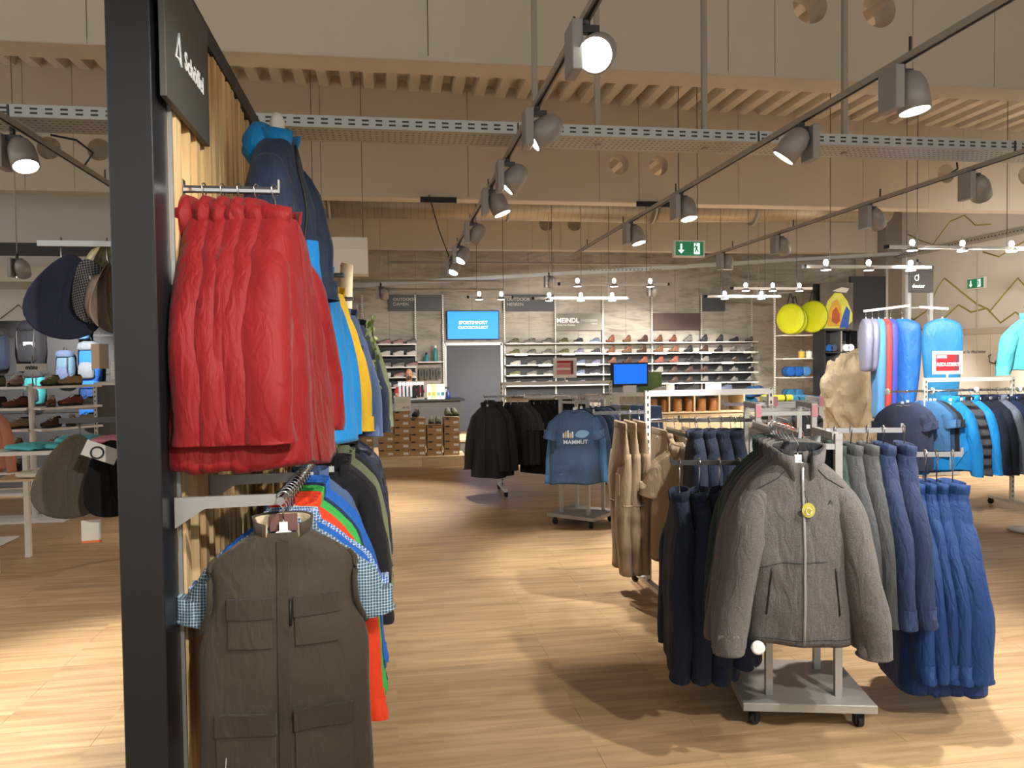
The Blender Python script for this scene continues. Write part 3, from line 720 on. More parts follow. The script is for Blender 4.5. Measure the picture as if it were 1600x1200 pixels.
def _arms():
    mb = MB().tube([(-.155, 0, -.205), (-.11, 0, -.162), (-.05, 0, -.128), (0, 0, -.108), (.05, 0, -.128), (.11, 0, -.162), (.155, 0, -.205)], [.008, .011, .012, .014, .012, .011, .008], 8, flat=.6)
    mb.box((0, 0, -.096), (.026, .012, .036)); return mb.mesh('hanger_arms')
_harms = _arms()
def hanger(loc, rz, label, long=False, group='hangers', slim=False):
    t = thing('clothes_hanger', label, 'hanger', loc, rz, group)
    put('hook', _hook2 if long else _hook, M_CHROME, t)
    ha = put('hanger_arms', _harms, M_CLEAR, t, (0, 0, (-.065 if long else 0)-(.01 if slim else 0)))
    if slim: ha.scale = (.42, .8, .9)
    return t
def hang(kind, mats, loc, rz, label, group, seed=0, sleeves='jacket', L=None, sl=1.0, out=1.0, th=1.0, flare=1.0, rk=1.0, collar='stand', zip_=None, hood=False,
         long=False, hang_=True, name=None, cat=None, extra=None, swing=(0, 0), cmat=None):
    """hang one garment (body, sleeves, collar, zip, lining) and its hanger at a rail point"""
    mats = mats if isinstance(mats, (tuple, list)) else (mats, mats)
    loc = Vector(loc)
    nm = name or {'jacket': 'jacket', 'soft': 'jacket', 'fleece': 'fleece_jacket', 'tee': 't_shirt', 'vest': 'trekking_vest', 'shirt': 'shirt', 'bag': 'sleeping_bag'}[kind]
    c = Cut(kind, seed, L, flare)
    g = thing(nm, label, cat or {'jacket': 'jacket', 'soft': 'jacket', 'fleece': 'jacket', 'tee': 't-shirt', 'vest': 'vest', 'shirt': 'shirt', 'bag': 'sleeping bag'}[kind], loc+Vector((0, 0, -.065 if long else 0)), rz, group)
    g.rotation_euler = (swing[0], swing[1], rz); g.scale = (1, th, 1)
    key = (kind, seed, L, flare)
    put('body', gmesh(key+('b',), lambda: c.body().mesh('body')), mats[0], g)
    if sleeves:
        for sg in (-1, 1):
            put('sleeve', gmesh(key+('s', sleeves, sg, sl, out, rk), lambda: c.sleeve(sleeves, sg, seed, sl, out, rk).mesh('sleeve')), mats[1], g)
    if collar == 'stand': put('collar', gmesh(key+('c',), lambda: (c.collar(.085, .32, .014, .010) if kind == 'fleece' else c.collar()).mesh('collar')), mats[0], g)
    elif collar == 'fold': put('collar', gmesh(key+('fc',), lambda: c.fold_collar().mesh('collar')), mats[0], g)
    elif collar == 'round': put('collar', gmesh(key+('rc',), lambda: c.collar(.012, .05, .006, .012).mesh('collar')), cmat or mats[0], g)
    put('neck_shade', gmesh(key+('l',), lambda: MB().lathe([(.068, -.128), (.068, -.126)], 20, Matrix.Diagonal((1, .72, 1, 1))).mesh('neck_shade')), M_DARKIN, g)  # dark disc: shade inside the neck put into the colour
    if zip_: put('zip', gmesh(key+('z',), lambda: c.strip([(0, -.118), (0, c.L+.01)], .006, .003).mesh('zip')), zip_, g)
    if hood: put('hood', gmesh(('hood', seed), lambda: c.hood(seed).mesh('hood')), mats[0], g)
    if extra: extra(g, c)
    if hang_: hanger(loc, rz, 'hanger of the '+' '.join(label.split()[:12]), long, 'clothes hangers', kind in ('soft', 'bag'))
    return g
F = fabric
RED = F('red_shell_fabric', '7c1013', .05, 300, .12, .62, .1)
NAVY = F('navy_fleece', '1c2436', .18, 260, .3); NAVY2 = F('navy_blue_knit', '1d2b48', .14, 240, .3)
GREYF = F('grey_heather_fleece', '5e5a57', .30, 330, .55, .95, .1); GREYD = F('dark_grey_heather_fleece', '3a3c3d', .28, 330, .5, .95, .1)
GREENF = F('bottle_green_fleece', '27352f', .22, 300, .5, .95, .08); BLUE = F('royal_blue_softshell', '0c2f60', .06, 260, .15, .7, .04)
OLIVE = F('olive_brown_poplin', '40382c', .06, 280, .15, .75, .1); OLIVE2 = F('olive_brown_flap', '393226', .06, 280, .15, .75, .1)
PLAID = F('green_blue_check', '39566e', .05, 250, .1, .8, .1, plaid='bcd0d8'); PLAIDB = F('blue_white_check', '2f5e9c', .05, 250, .1, .8, .1, plaid='d5e2ee')
ORANGE = F('orange_red_fleece', 'cf3c1c', .08, 260, .2); GREEN = F('bright_green_fleece', '369a42', .08, 260, .2); BLUE2 = F('bright_blue_fleece', '1d58a8', .08, 260, .2)
BLACKF = F('black_shell', '1a1b20', .1, 260, .2); KHAKI = F('khaki_green_shell', '6a7358', .1, 260, .2); PUFF = F('navy_puffer', '1d2034', .06, 260, .1, .5, .05, puff=True)
SKY = F('bright_sky_blue_shell', '1684cc', .05, 280, .12, .6, .1); YELLOW = F('yellow_shell', 'e7bd2c', .05, 280, .12, .6, .1); DENIM = F('slate_blue_cotton', '4c6084', .1, 260, .2)
BEIGE = F('beige_cotton', '8f7d66', .08, 260, .2); TEEB = F('petrol_blue_jersey', '3c5474', .1, 260, .2); STEELB = F('blue_grey_jersey', '46526e', .1, 260, .2)
TURQ = F('turquoise_shell', '5cc4d4', .05, 260, .12); CHAR = F('charcoal_shell', '2c2d30', .1, 260, .2); BLACK3 = F('deep_black_knit', '111216', .1, 260, .2)
SLEEVEB = F('mid_blue_jersey', '4a7db0', .08, 260, .2); FLECK = F('flecked_navy_knit', '3b4560', .5, 120, .4); GREY3 = F('light_grey_cotton', '8d8d95', .1, 260, .2)
SALMON = F('salmon_jersey', 'c98d7c', .08, 260, .2); WHITEF = F('off_white_cotton', 'e4dfd2', .06, 260, .2); LINER = F('cream_mesh_lining', 'b7a98d', .2, 300, .3)
SKY2 = F('azure_softshell', '1f8fe0', .05, 260, .12, .65); GREYPAD = F('grey_padded_shell', '4a4b52', .08, 260, .2, puff=True); STONE2 = F('stone_grey_shell', '6b7688', .08, 260, .2)
LB = plain('grey_zip', '9a9a9a', .4, .4); LB2 = plain('black_zip', '101010', .5)

# ------------------------------------------------------------------ slatted wall with the black post
gw = thing('slatted_display_wall', 'tall display wall of pine slats in a black frame', 'display wall', (-.75, 2.44, 0))
MB().box((-.0025, .08, 1.45), (.125, .16, 2.9)).build('post', M_BLACK, gw, bev=.003)
MB().box((-.0025, 3.72, 1.45), (.125, .08, 2.9)).build('post', M_BLACK, gw)
MB().box((.0, 1.92, 2.862), (.15, 3.54, .075)).build('top_rail', M_BLACK2, gw)
MB().box((-.02, 1.92, 1.42), (.07, 3.52, 2.8)).build('core_panel', plain('dark_backing', '3a3128', .8), gw)
MB().box((.066, .168, 1.4), (.012, .012, 2.8)).build('slotted_strip', M_ALU, gw)
y = .175; rs = random.Random(3)
while y < 3.66:
    w = rs.choice([.022, .03, .04, .05, .065]); dp = rs.choice([.02, .03, .045, .055])
    MB().box((.015+dp/2, y+w/2, 1.42), (dp, w, 2.8)).build('slat', M_PINE, gw)
    y += w+rs.choice([.006, .012, .02])
bs = thing('brand_board', 'grey green brand board with white lettering on the slatted wall', 'sign', (-.665, 2.47, 2.41))
MB().box((0, .28, .22), (.02, .56, .44)).build('board', M_SIGNG, bs, bev=.002)
lettering('Schöffel', .082, M_LETTER, bs, (.0115, .345, .188), R(90), .0012)
P0 = .105; lg = MB(); P_ = [(.0, 0), (.03, .075), (.048, -.01), (.028, .008)]
lg.tube([(.013, P0+1.15*a, .18+b-.02) for a, b in [(0, 0), (.035, .085), (.055, -.012), (.03, .004), (0, 0)]], .0035, 4)
lg.build('emblem', M_LETTER, bs)
# arm with red jackets
def wall_arm(x0, x1, y, z, label, n=5):
    t = thing('jacket_holder', label, 'holder', (x0, y, z), 0, 'display arms')
    L = x1-x0
    MB().box((L/2, 0, 0), (L, .018, .022)).build('arm_bar', M_DSTEEL, t)
    MB().box((L/2, -.0095, -.003), (L, .003, .010)).build('edge_strip', M_CHROME, t)
    MB().box((.006, 0, -.03), (.012, .03, .12)).build('bracket', M_CHROME, t)
    MB().box((L, 0, .014), (.006, .02, .045)).build('end_stop', M_CHROME, t)
    return t
wall_arm(-.69, -.37, 2.74, 2.19, 'steel arm the red jackets hang from')
for i, (x, rz, w) in enumerate([(-.615, 84, .8), (-.555, 80, .75), (-.50, 78, .75), (-.445, 74, .85), (-.385, 68, 1.25)]):
    hang('soft', RED, (x, 2.74, 2.19), R(rz), 'red hooded jacket, %s from the slatted wall on the upper arm' % ORD[i], 'red jackets on the upper arm', seed=i % 3+10, L=.93, sl=1.0, hood=True, th=w, zip_=RED if i == 4 else None, flare=1.1, rk=1.05, sleeves='soft', swing=(0, 0))
for k, (y, z, x1) in enumerate([(3.55, 2.1, -.40), (4.15, 2.06, -.38), (4.7, 1.98, -.36), (5.3, 1.95, -.36)]):
    wall_arm(-.69, x1+.14, y, z, ['arm of the sky blue jacket', 'arm of the yellow jacket', 'arm of the slate blue jacket', 'arm of the dark jackets, farthest on the slatted wall'][k])
hang('soft', SKY, (-.33, 3.55, 2.1), R(66), 'sky blue jacket hanging behind the red jackets', 'jackets on the slatted wall', 21, sleeves='soft', L=.86, th=1.1, flare=1.1)
hang('soft', SKY, (-.42, 3.55, 2.1), R(72), 'sky blue jacket behind the front sky blue one', 'jackets on the slatted wall', 22, sleeves='soft', L=.86, th=.8)
hang('soft', YELLOW, (-.31, 4.15, 2.06), R(66), 'yellow jacket between the sky blue and slate blue ones', 'jackets on the slatted wall', 23, sleeves='soft', L=.7, th=1.0)
hang('soft', DENIM, (-.27, 4.7, 1.98), R(60), 'slate blue jacket with chest pocket on the slatted wall', 'jackets on the slatted wall', 24, sleeves='soft', L=.78, th=1.0,
     extra=lambda g, c: c.patch(.05, .16, -.42, -.28, .006).build('pocket', DENIM, g))
hang('soft', NAVY, (-.24, 5.3, 1.95), R(56), 'navy jacket behind the slate blue one on the slatted wall', 'jackets on the slatted wall', 25, sleeves='soft', L=.78)
hang('soft', KHAKI, (-.2, 5.75, 1.95), R(56), 'pale green jacket, farthest on the slatted wall', 'jackets on the slatted wall', 26, sleeves='soft', L=.62, th=.7)
bt = thing('birch_trunk', 'short white birch trunk standing behind the jackets', 'trunk', (-.30, 5.0, 1.52))
MB().tube([(0, 0, 0), (.01, 0, .3), (.03, 0, .7)], [.045, .043, .04], 14).build('bark', plain('birch_bark', 'd8c7a4', .7, var=.25, scale=9, bump=.3), bt)
MB().tube([(.03, 0, .7), (.031, 0, .704)], .037, 14).build('cut_face', plain('birch_cut', 'd9b67c', .7), bt)
ivy = thing('ivy_garland', 'green leafy garland hanging between the jackets', 'garland', (-.12, 4.95, 1.9))
rv = random.Random(4); MB().tube([(0, 0, 0), (.02, 0, -.3), (.03, 0, -.6)], .004, 5).build('vine', plain('vine_green', '4b5a2c', .7), ivy)
M_LEAF = plain('ivy_leaf', '7c8f45', .6, var=.25, scale=12)
_leaf = MB().add([(0, 0, 0), (.018, -.006, -.012), (.0, -.012, -.045), (-.018, -.006, -.012)], [(0, 1, 2, 3)]).mesh('leaf')
for k in range(46):
    z = -rv.random()*.6
    put('leaf', _leaf, M_LEAF, ivy, (.02*(-z/.3)*.5+rv.uniform(-.03, .03), rv.uniform(-.03, .03), z), (rv.uniform(-.8, .8), rv.uniform(-.6, .6), rv.uniform(-2, 2)))
# bust with a navy and blue jacket, high on the wall
mq = thing('bust_form', 'white bust form high on the slatted wall', 'bust form', (-.44, 3.25, 1.95), R(72))
MB().lathe([(.10, 0), (.125, .1), (.12, .25), (.15, .40), (.13, .48), (.06, .535), (.05, .58), (.055, .63), (.03, .66)], 22, Matrix.Diagonal((.72, .5, 1, 1))).build('torso', M_WHITEP, mq)
MB().bar((0, .08, .3), (0, .26, .3), .03, .03).build('bracket', M_CHROME, mq)
jk = thing('jacket', 'navy and bright blue jacket on the white bust form', 'jacket', (-.44, 3.25, 2.60), R(72))
cj = Cut('jacket', 33, .74); jk.scale = (.8, 1.25, 1)
cj.body().build('body', F('navy_shell', '26344e', .06, 280, .12, .6, .1), jk)
for sg in (-1, 1): cj.sleeve('jacket', sg, 33, .82, .9, 1.0).build('sleeve', F('navy_shell', '26344e', .06, 280, .12, .6, .1), jk)
cj.collar(.06, .5).build('collar', SKY, jk); cj.hood(33).build('hood', SKY, jk)
for sg in (-1, 1): cj.patch(.01 if sg > 0 else -.2, .2 if sg > 0 else -.01, -.73, -.50, .006).build('front_panel', SKY2, jk)
cj.strip([(0, -.12), (0, -.72)], .008, .006).build('zip', LB2, jk)
# white price box above
hsb = thing('hanging_sign_box', 'white box hung above the slatted wall, before the mural', 'sign box', (-.58, 9.1, 2.61))
MB().box((0, 0, .14), (.66, .3, .28)).build('lower_box', M_WHITEP, hsb); MB().box((0, 0, .345), (.66, .34, .13)).build('upper_box', M_WHITE, hsb)
for sx in (-.28, .28): MB().cyl((sx, 0, .4), (sx, 0, 2.7), .004, 5).build('cable', M_DSTEEL, hsb)

# ------------------------------------------------------------------ lower rail of the slatted wall
lr = thing('clothes_rail', 'low chrome rail along the slatted wall with white brackets', 'clothes rail', (-.35, 2.44, 1.17))
MB().cyl((0, .03, 0), (0, 3.6, 0), .013, 12).build('rail', M_CHROME, lr)
for yy in (.10, .58, 1.05, 1.9, 2.7, 3.5):
    MB().prism([(-.33, .012), (0.0, .012), (0.0, -.022), (-.24, -.026), (-.33, -.085)], yy-.008, yy+.008).build('bracket', M_ALU, lr)
def vest_extra(g, c):
    for s in (-1, 1):
        x0, x1 = (.035, .165) if s > 0 else (-.165, -.035)
        c.patch(x0, x1, -.445, -.30, .008).build('chest_pocket', OLIVE, g)
        f = c.patch(x0-.004, x1+.004, -.355, -.295, .014).build('chest_flap', OLIVE2, g)
        x0, x1 = (.03, .205) if s > 0 else (-.205, -.03)
        c.patch(x0, x1, -.90, -.655, .012).build('pocket', OLIVE, g)
        c.patch(x0-.004, x1+.004, -.71, -.645, .02).build('pocket_flap', OLIVE2, g)
        rings = []
        for i in range(13):                                 # bound armhole
            t = i/12; z = -.178-.235*t; a, b = c.ab(z)
            rings.append((s*(a+.002), -.045*math.sin(PI*t)-.01, z))
        MB().tube(rings, .009, 7).build('armhole_binding', OLIVE2, g)
    c.patch(-.018, .018, -.94, -.125, .007, 4, 24).build('zip_placket', OLIVE2, g)
    MB().tube([(.022, c.front(.022, z, .012), z) for z in (-.30, -.34, -.38)], .004, 6).build('zip_puller', LB2, g)
lv = hang('vest', OLIVE, (-.35, 2.53, 1.17), R(4), 'olive brown trekking vest with flap pockets, front of the low rail', 'clothes on the low rail', 5, sleeves=None, zip_=None, extra=vest_extra, collar=None, th=.9)
cv = Cut('vest', 5)
cv.collar(.062, .62, .016, .008).build('collar', OLIVE, lv); cv.collar(.058, .60, .006, .004).build('collar_lining', LINER, lv)
MB().box((0, .018, -.082), (.085, .004, .055)).build('neck_label', plain('brown_woven_label', '6a4a44', .8), lv)
tgp = thing('price_tag', 'white paper price tag at the hem of the olive vest', 'price tag', (-.52, 2.405, .33), R(6))
MB().box((0, 0, -.04), (.07, .002, .12)).build('paper', M_WHITEP, tgp); MB().cyl((0, .001, .02), (.004, .03, .09), .001, 5).build('thread', M_WHITEP, tgp)
for r_ in range(3): MB().box((.012, -.0015, -.03-.014*r_), (.03, .001, .004)).build('print_line', plain('dark_print', '3a3a3a', .6), tgp)
seq = [
 ('shirt', PLAID, 'checked green and blue short-sleeved shirt', 2.60, 'shirt', 'fold'), ('tee', BLUE2, 'plain royal blue shirt', 2.65, 'tee', 'round'),
 ('shirt', PLAIDB, 'blue and white checked shirt', 2.70, 'shirt', 'fold'), ('shirt', PLAIDB, 'second blue and white checked shirt', 2.75, 'shirt', 'fold'),
 ('jacket', ORANGE, 'orange red fleece nearest the vest', 2.81, 'jacket', 'stand'), ('jacket', ORANGE, 'second orange red fleece', 2.87, 'jacket', 'stand'),
 ('jacket', ORANGE, 'third orange red fleece', 2.93, 'jacket', 'stand'), ('jacket', GREEN, 'bright green fleece', 3.0, 'jacket', 'stand'), ('jacket', GREEN, 'second bright green fleece', 3.07, 'jacket', 'stand'),
 ('jacket', NAVY2, 'navy fleece behind the green ones', 3.14, 'jacket', 'stand'), ('jacket', BLUE2, 'first bright blue fleece', 3.21, 'jacket', 'stand'), ('jacket', BLUE2, 'second bright blue fleece', 3.28, 'jacket', 'stand'),
 ('jacket', BLUE2, 'third bright blue fleece', 3.35, 'jacket', 'stand')]
for i, (k, m, lb, yy, sk, co) in enumerate(seq):
    hang(k, m, (-.35, yy, 1.17), R(random.uniform(-3, 4)), lb+' on the low rail', 'clothes on the low rail', seed=40+i % 4, sleeves=sk, th=.55, collar=co, L=.88 if k == 'jacket' else None, out=1.3 if k == 'shirt' else 1.15)
dk = [('jacket', BLACKF, 'first black jacket', 3.85, .80), ('jacket', BLACKF, 'second black jacket', 3.98, .80), ('jacket', CHAR, 'charcoal jacket', 4.12, .84), ('jacket', KHAKI, 'khaki green jacket', 4.3, .86), ('jacket', KHAKI, 'second khaki green jacket', 4.42, .86),
      ('jacket', BLACKF, 'black jacket behind the khaki ones', 4.65, .8), ('jacket', NAVY, 'navy jacket before the puffer', 4.9, .8), ('jacket', PUFF, 'dark navy quilted puffer jacket', 5.2, .74), ('jacket', PUFF, 'second dark navy quilted puffer jacket', 5.4, .74)]
for i, (k, m, lb, yy, L) in enumerate(dk):
    hang(k, m, (-.30, yy, 1.17), R(random.uniform(-3, 6)), lb+' on the low rail', 'clothes on the low rail', seed=50+i % 4, th=.9, L=L, zip_=LB2, hood=(i in (0, 3)))
hang('jacket', DENIM, (-.38, 3.66, 1.17), R(4), 'slate blue jacket hung below the red ones', 'clothes on the low rail', 57, th=.6, L=.7, out=.7)

# ------------------------------------------------------------------ hats on the reverse of the wall
hr = thing('hat_holder', 'steel arm holding the upper row of hats', 'holder', (-.82, 2.72, 2.0), 0, 'hat arms')
MB().box((-.15, 0, 0), (.32, .014, .018)).build('arm_bar', M_STEEL, hr)
for xx in (-.24, -.1, -.03): MB().tube([(xx, 0, .02), (xx, 0, -.05), (xx+.008, 0, -.07)], .003, 6).build('hook', M_CHROME, hr)
hr2 = thing('hat_holder', 'steel arm holding the lower pair of hats', 'holder', (-.82, 2.72, 1.42), 0, 'hat arms')
MB().box((-.12, 0, 0), (.28, .014, .018)).build('arm_bar', M_DSTEEL, hr2)
for xx in (-.2, -.07): MB().tube([(xx, 0, .01), (xx, 0, -.05), (xx+.008, 0, -.07)], .003, 6).build('hook', M_DSTEEL, hr2)
def hat(loc, rot, mat, mat2, label, s=1.0, sq=.42, brim=.075, seed=1):
    """soft brimmed hat hanging from its edge, crown pressed flat"""
    t = thing('sun_hat', label, 'hat', loc, 0, 'hats on the reverse of the slatted wall'); t.rotation_euler = rot; t.scale = (s, s, s)
    def ring(r, z, n=32, wob=0.0):
        out = []
        for k in range(n):
            a_ = 2*PI*k/n; sn = math.sin(a_)
            out.append(Vector((r*sq*1.5*math.cos(a_)*(1-.38*sn)*(1+.05*math.sin(2*a_+seed)), z+wob*math.sin(3*a_+seed), -.135+r*1.02*sn)))
        return out
    MB().loft([ring(.088, .0), ring(.09, .03), ring(.084, .06), ring(.06, .08), ring(.02, .085)], False, True).build('crown', mat, t)
    MB().loft([ring(.03, .006), ring(.088, .0), ring(.088+brim*.5, -.014, wob=.008), ring(.088+brim*.6, -.016, wob=.012), ring(.086+brim*.6, -.010, wob=.012), ring(.086+brim*.3, .0, wob=.006), ring(.084, .006)], True, False).build('brim', mat2, t)
    MB().loft([ring(.0905, .006), ring(.0935, .008), ring(.0935, .024), ring(.0905, .026)], False, False).build('band', mat2, t)
    return t
STRIPE = F('black_white_stripe_cotton', '2a2a2e', .1, 260, .2, plaid='8a8a8a'); TAUPE = F('taupe_brim', '8d7b6c', .08, 260, .2); CAMO = F('camouflage_cotton', 'cfc4a0', .5, 22, .2)
NAVYH = F('navy_cotton', '1d2033', .08, 260, .2); HGREY = F('grey_brown_felt', '4a4338', .1, 200, .3); HBLK = F('black_felt', '191919', .1, 200, .3); CREAMH = F('cream_canvas', 'd9cfae', .1, 200, .2)
hat((-1.03, 2.72, 1.965), (0, R(8), R(30)), NAVYH, NAVYH, 'navy cloth hat hanging outermost in the upper row', 1.05, .52, .07, 1)
hat((-.985, 2.70, 1.955), (R(6), R(-16), R(40)), HBLK, STRIPE, 'striped brim hat beside the navy one', .86, .46, .06, 2)
hat((-.945, 2.78, 2.03), (0, R(10), R(60)), CAMO, CAMO, 'camouflage hat at the top of the upper row', .72, .36, .05, 3)
hat((-.915, 2.69, 1.94), (R(4), R(-10), R(56)), TAUPE, TAUPE, 'taupe hat with a wide brim beside the black post', .9, .5, .06, 4)
hat((-.875, 2.80, 1.90), (0, R(4), R(70)), CREAMH, CREAMH, 'cream hat peeping out behind the taupe one', .85, .5, .05, 5)
hat((-1.03, 2.72, 1.38), (0, R(8), R(30)), HGREY, HGREY, 'grey brown felt hat in the lower row', 1.06, .5, .07, 6)
hat((-.93, 2.70, 1.36), (R(4), R(-8), R(40)), HBLK, HBLK, 'black felt hat with a paper tag in the lower row', 1.0, .5, .07, 7)
hat((-.87, 2.82, 1.38), (0, R(2), R(70)), CAMO, CAMO, 'camouflage hat beside the post in the lower row', .75, .5, .05, 8)
tg = thing('hat_tag', 'folded white tag on the black felt hat', 'tag', (-.915, 2.60, 1.325), R(20))
MB().box((0, 0, 0), (.1, .003, .05), M=Matrix.Rotation(R(24), 3, 'Y')).build('paper', plain('grey_card', 'b9b6b0', .6), tg)
MB().tube([(.018*math.cos(2*PI*k/14)-.01, -.004, .018*math.sin(2*PI*k/14)) for k in range(15)], .003, 5).build('emblem', M_BLACK2, tg)
tg = thing('hat_tag', 'translucent card hanging below the taupe hat', 'tag', (-.93, 2.66, 1.66), R(15))
MB().box((0, 0, -.03), (.05, .002, .08)).build('paper', plain('taupe_card', '94806c', .6), tg); MB().cyl((0, 0, .01), (0, 0, .05), .001, 5).build('thread', M_WHITEP, tg)
tg = thing('hat_tag', 'pale card with an orange edge below the lower hats', 'tag', (-1.0, 2.74, 1.05), R(10))
MB().box((0, 0, 0), (.06, .002, .07)).build('paper', plain('pale_card', 'c8c2b8', .6), tg); MB().box((0, 0, -.038), (.06, .0022, .008)).build('edge', plain('orange_card', 'd0682c', .6), tg)
hb = thing('grey_banner', 'narrow grey cloth strip hanging behind the black post', 'banner', (-.845, 2.75, .76))
MB().grid(lambda u, v: (-.03+.06*u, .01*math.sin(9*v+3*u), .5*v), 4, 14).grid(lambda u, v: (-.03+.06*u, .004+.01*math.sin(9*v+3*u), .5*v), 4, 14).build('cloth', CHAR, hb)

# ------------------------------------------------------------------ garment racks
_wheel = MB().cyl((-.012, 0, .028), (.012, 0, .028), .028, 16).mesh('wheel')
_fork = MB().box((0, .004, .058), (.03, .03, .02)).box((-.017, 0, .04), (.005, .03, .045)).box((.017, 0, .04), (.005, .03, .045)).mesh('fork')
def caster(parent, x, y, rz=0.0):
    f = put('caster', _fork, M_RUBBER, parent, (x, y, 0), (0, 0, rz)); put('wheel', _wheel, M_RUBBER, f)
def fourway(loc, rz, w, d, label, group='four-way garment racks', hi=1.3, ux=.15, uy=.15, stub=True, tops=True):
    t = thing('garment_rack', label, 'garment rack', (loc[0], loc[1], 0), rz, group)
    MB().box((0, 0, .098), (w, d, .036)).build('base_board', M_BASE, t, bev=.003)
    MB().box((0, -d/2-.001, .098), (w-.004, .003, .03)).build('edge_band', M_ALU, t)
    for sx in (-1, 1):
        for sy in (-1, 1):
            caster(t, sx*(w/2-.06), sy*(d/2-.06), R(30*sx+20*sy))
            MB().box((sx*ux, sy*uy, .116+(hi-.116)/2), (.03, .03, hi-.116)).build('upright', M_ALU, t)
    if tops:
        for sx in (-1, 1): MB().box((sx*ux, 0, hi+.012), (.03, 2*uy+.03, .03)).build('top_bar', M_ALU, t)
        MB().box((0, uy, hi-.03), (2*ux-.03, .024, .024)).build('cross_bar', M_ALU, t); MB().box((0, -uy, hi-.03), (2*ux-.03, .024, .024)).build('cross_bar', M_ALU, t)
    if stub:
        sx_, sy_ = (-.30, -.60) if stub == 'long' else (-ux, -uy-.06)
        MB().cyl((-ux, -uy-.015, .49), (sx_, sy_, .49), .010, 8).build('low_stub', M_WHITEP, t)
        MB().lathe([(.012, 0), (.026, .002), (.026, .016), (.018, .02)], 20, Matrix.Translation((sx_, sy_+.005, .49)) @ Matrix.Rotation(R(90), 4, 'X')).build('white_cap', M_WHITEP, t)
    return t
def rack_arm(t, p, q, mat=None):
    """straight arm of a rack with little hooks stops"""
    p, q = Vector(p), Vector(q)
    MB().bar(p, q, .012, .022).build('arm', mat or M_CHROME, t)
    d = (q-p).normalized(); MB().bar(q, q+Vector((0, 0, .03)), .012, .006).build('end_stop', mat or M_CHROME, t)
def W(t, p):
    """point of a rack in the room"""
    return Matrix.Rotation(t.rotation_euler.z, 4, 'Z') @ Vector(p) + Vector(t.location)
rk1 = fourway((1.80, 3.245), R(-13.5), .56, .50, 'garment rack carrying the grey fleece, on a grey wheeled board', hi=1.24, ux=.148, uy=.148, stub='long')
rack_arm(rk1, (-.13, -.16, 1.30), (-.13, -.56, 1.30)); rack_arm(rk1, (0, .16, 1.25), (0, .36, 1.25))
MB().box((-.13, 0, 1.28), (.03, .33, .03)).build('centre_bar', M_ALU, rk1)
rack_arm(rk1, (.16, .05, 1.15), (.76, .05, 1.15)); rack_arm(rk1, (.13, -.04, 1.27), (.46, -.04, 1.27)); MB().box((.135, .0, 1.255), (.024, .3, .03)).build('side_bar', M_ALU, rk1); rack_arm(rk1, (-.16, 0, 1.12), (-.55, 0, 1.12), M_DSTEEL)
MB().box((0, 0, 1.15), (.32, .03, .03)).build('side_bar', M_ALU, rk1)
BADGE = plain('lime_badge', 'b5ae4c', .5)
def fleece_extra(g, c):
    for s in (-1, 1):
        c.strip([(s*.118, -.50), (s*.135, -.68)], .0035, .002).build('pocket_zip', LB2, g)
        c.strip([(s*.05, -.118), (s*.09, -.16), (s*.165, -.205), (s*.2, -.25)], .0028, .001).build('shoulder_seam', GREYD, g)
    c.strip([(-.17, -.50), (-.08, -.475), (.0, -.475), (.09, -.472)], .0026, .001).build('seam', GREYD, g)
    c.strip([(-.2, -.775), (0, -.775), (.2, -.775)], .003, .001).build('hem_seam', GREYD, g)
    b = MB(); n = 24
    yb = c.front(.014, -.275, .012)
    b.prism([(.014+.024*math.cos(2*PI*k/n), -.275+.028*math.sin(2*PI*k/n)) for k in range(n)], yb-.002, yb)
    bd = b.build('round_badge', BADGE, g)
    MB().tube([(.014+.010*math.cos(2*PI*k/12), c.front(.014, -.275, .018), -.278+.013*math.sin(2*PI*k/12)) for k in range(13)], .0016, 5).build('badge_ring', plain('cream_print', 'ece7c4', .5), bd)
    MB().cyl((.014, c.front(.014, -.24, .012), -.247), (.004, c.front(.004, -.2, .008), -.205), .0012, 5).build('thread', LB2, g)
    me = text_mesh('\u2227', .03); me.transform(Matrix.Translation((.1, 0, -.245))); put('emblem', c.conform(me, .004), GREYD, g)
    MB().box((0, .03, -.085), (.05, .003, .02)).build('neck_label', LB2, g)
    c.collar(.080, .36, .004, .004).build('collar_lining', CHAR, g)
p = lambda x, y, z: W(rk1, (x, y, z))
R1 = R(-13.5)
GL = 'fleeces on the front arm'
hang('fleece', GREYF, p(-.13, -.53, 1.30), R1+R(-2), 'grey heather zip fleece with a round lime badge, front of the rack', GL, 60, sleeves='fleece', zip_=LB, extra=fleece_extra, th=1.05)
for i, (m, lb) in enumerate([(GREYF, 'second grey heather fleece, directly behind the badge one'), (GREYF, 'third grey heather fleece on the front arm'), (GREYD, 'dark grey fleece on the front arm'), (GREENF, 'bottle green fleece on the front arm'), (GREENF, 'second bottle green fleece on the front arm')]):
    hang('fleece', m, p(-.13, -.44+.065*i, 1.30), R1+R(-3+2*i), lb, GL, 61+i % 3, sleeves='fleece', th=.62)
for i, x in enumerate((.52, .57, .62, .67, .74)):
    hang('soft', BLUE, p(x-.02, .05, 1.15), R1+R(76 if i == 4 else 84), 'royal blue softshell, %s on the side arm of the fleece rack' % ORD[i], 'royal blue softshells', 70+i % 3, sleeves='soft', L=.95, sl=1.05, out=1.15, th=.95 if i == 4 else .6, long=True, flare=1.12, rk=1.1,
         extra=(lambda g, c: [c.strip([(-.10, -.52), (-.15, -.62)], .004, .002).build('pocket_zip', LB2, g)]) if i == 4 else None)
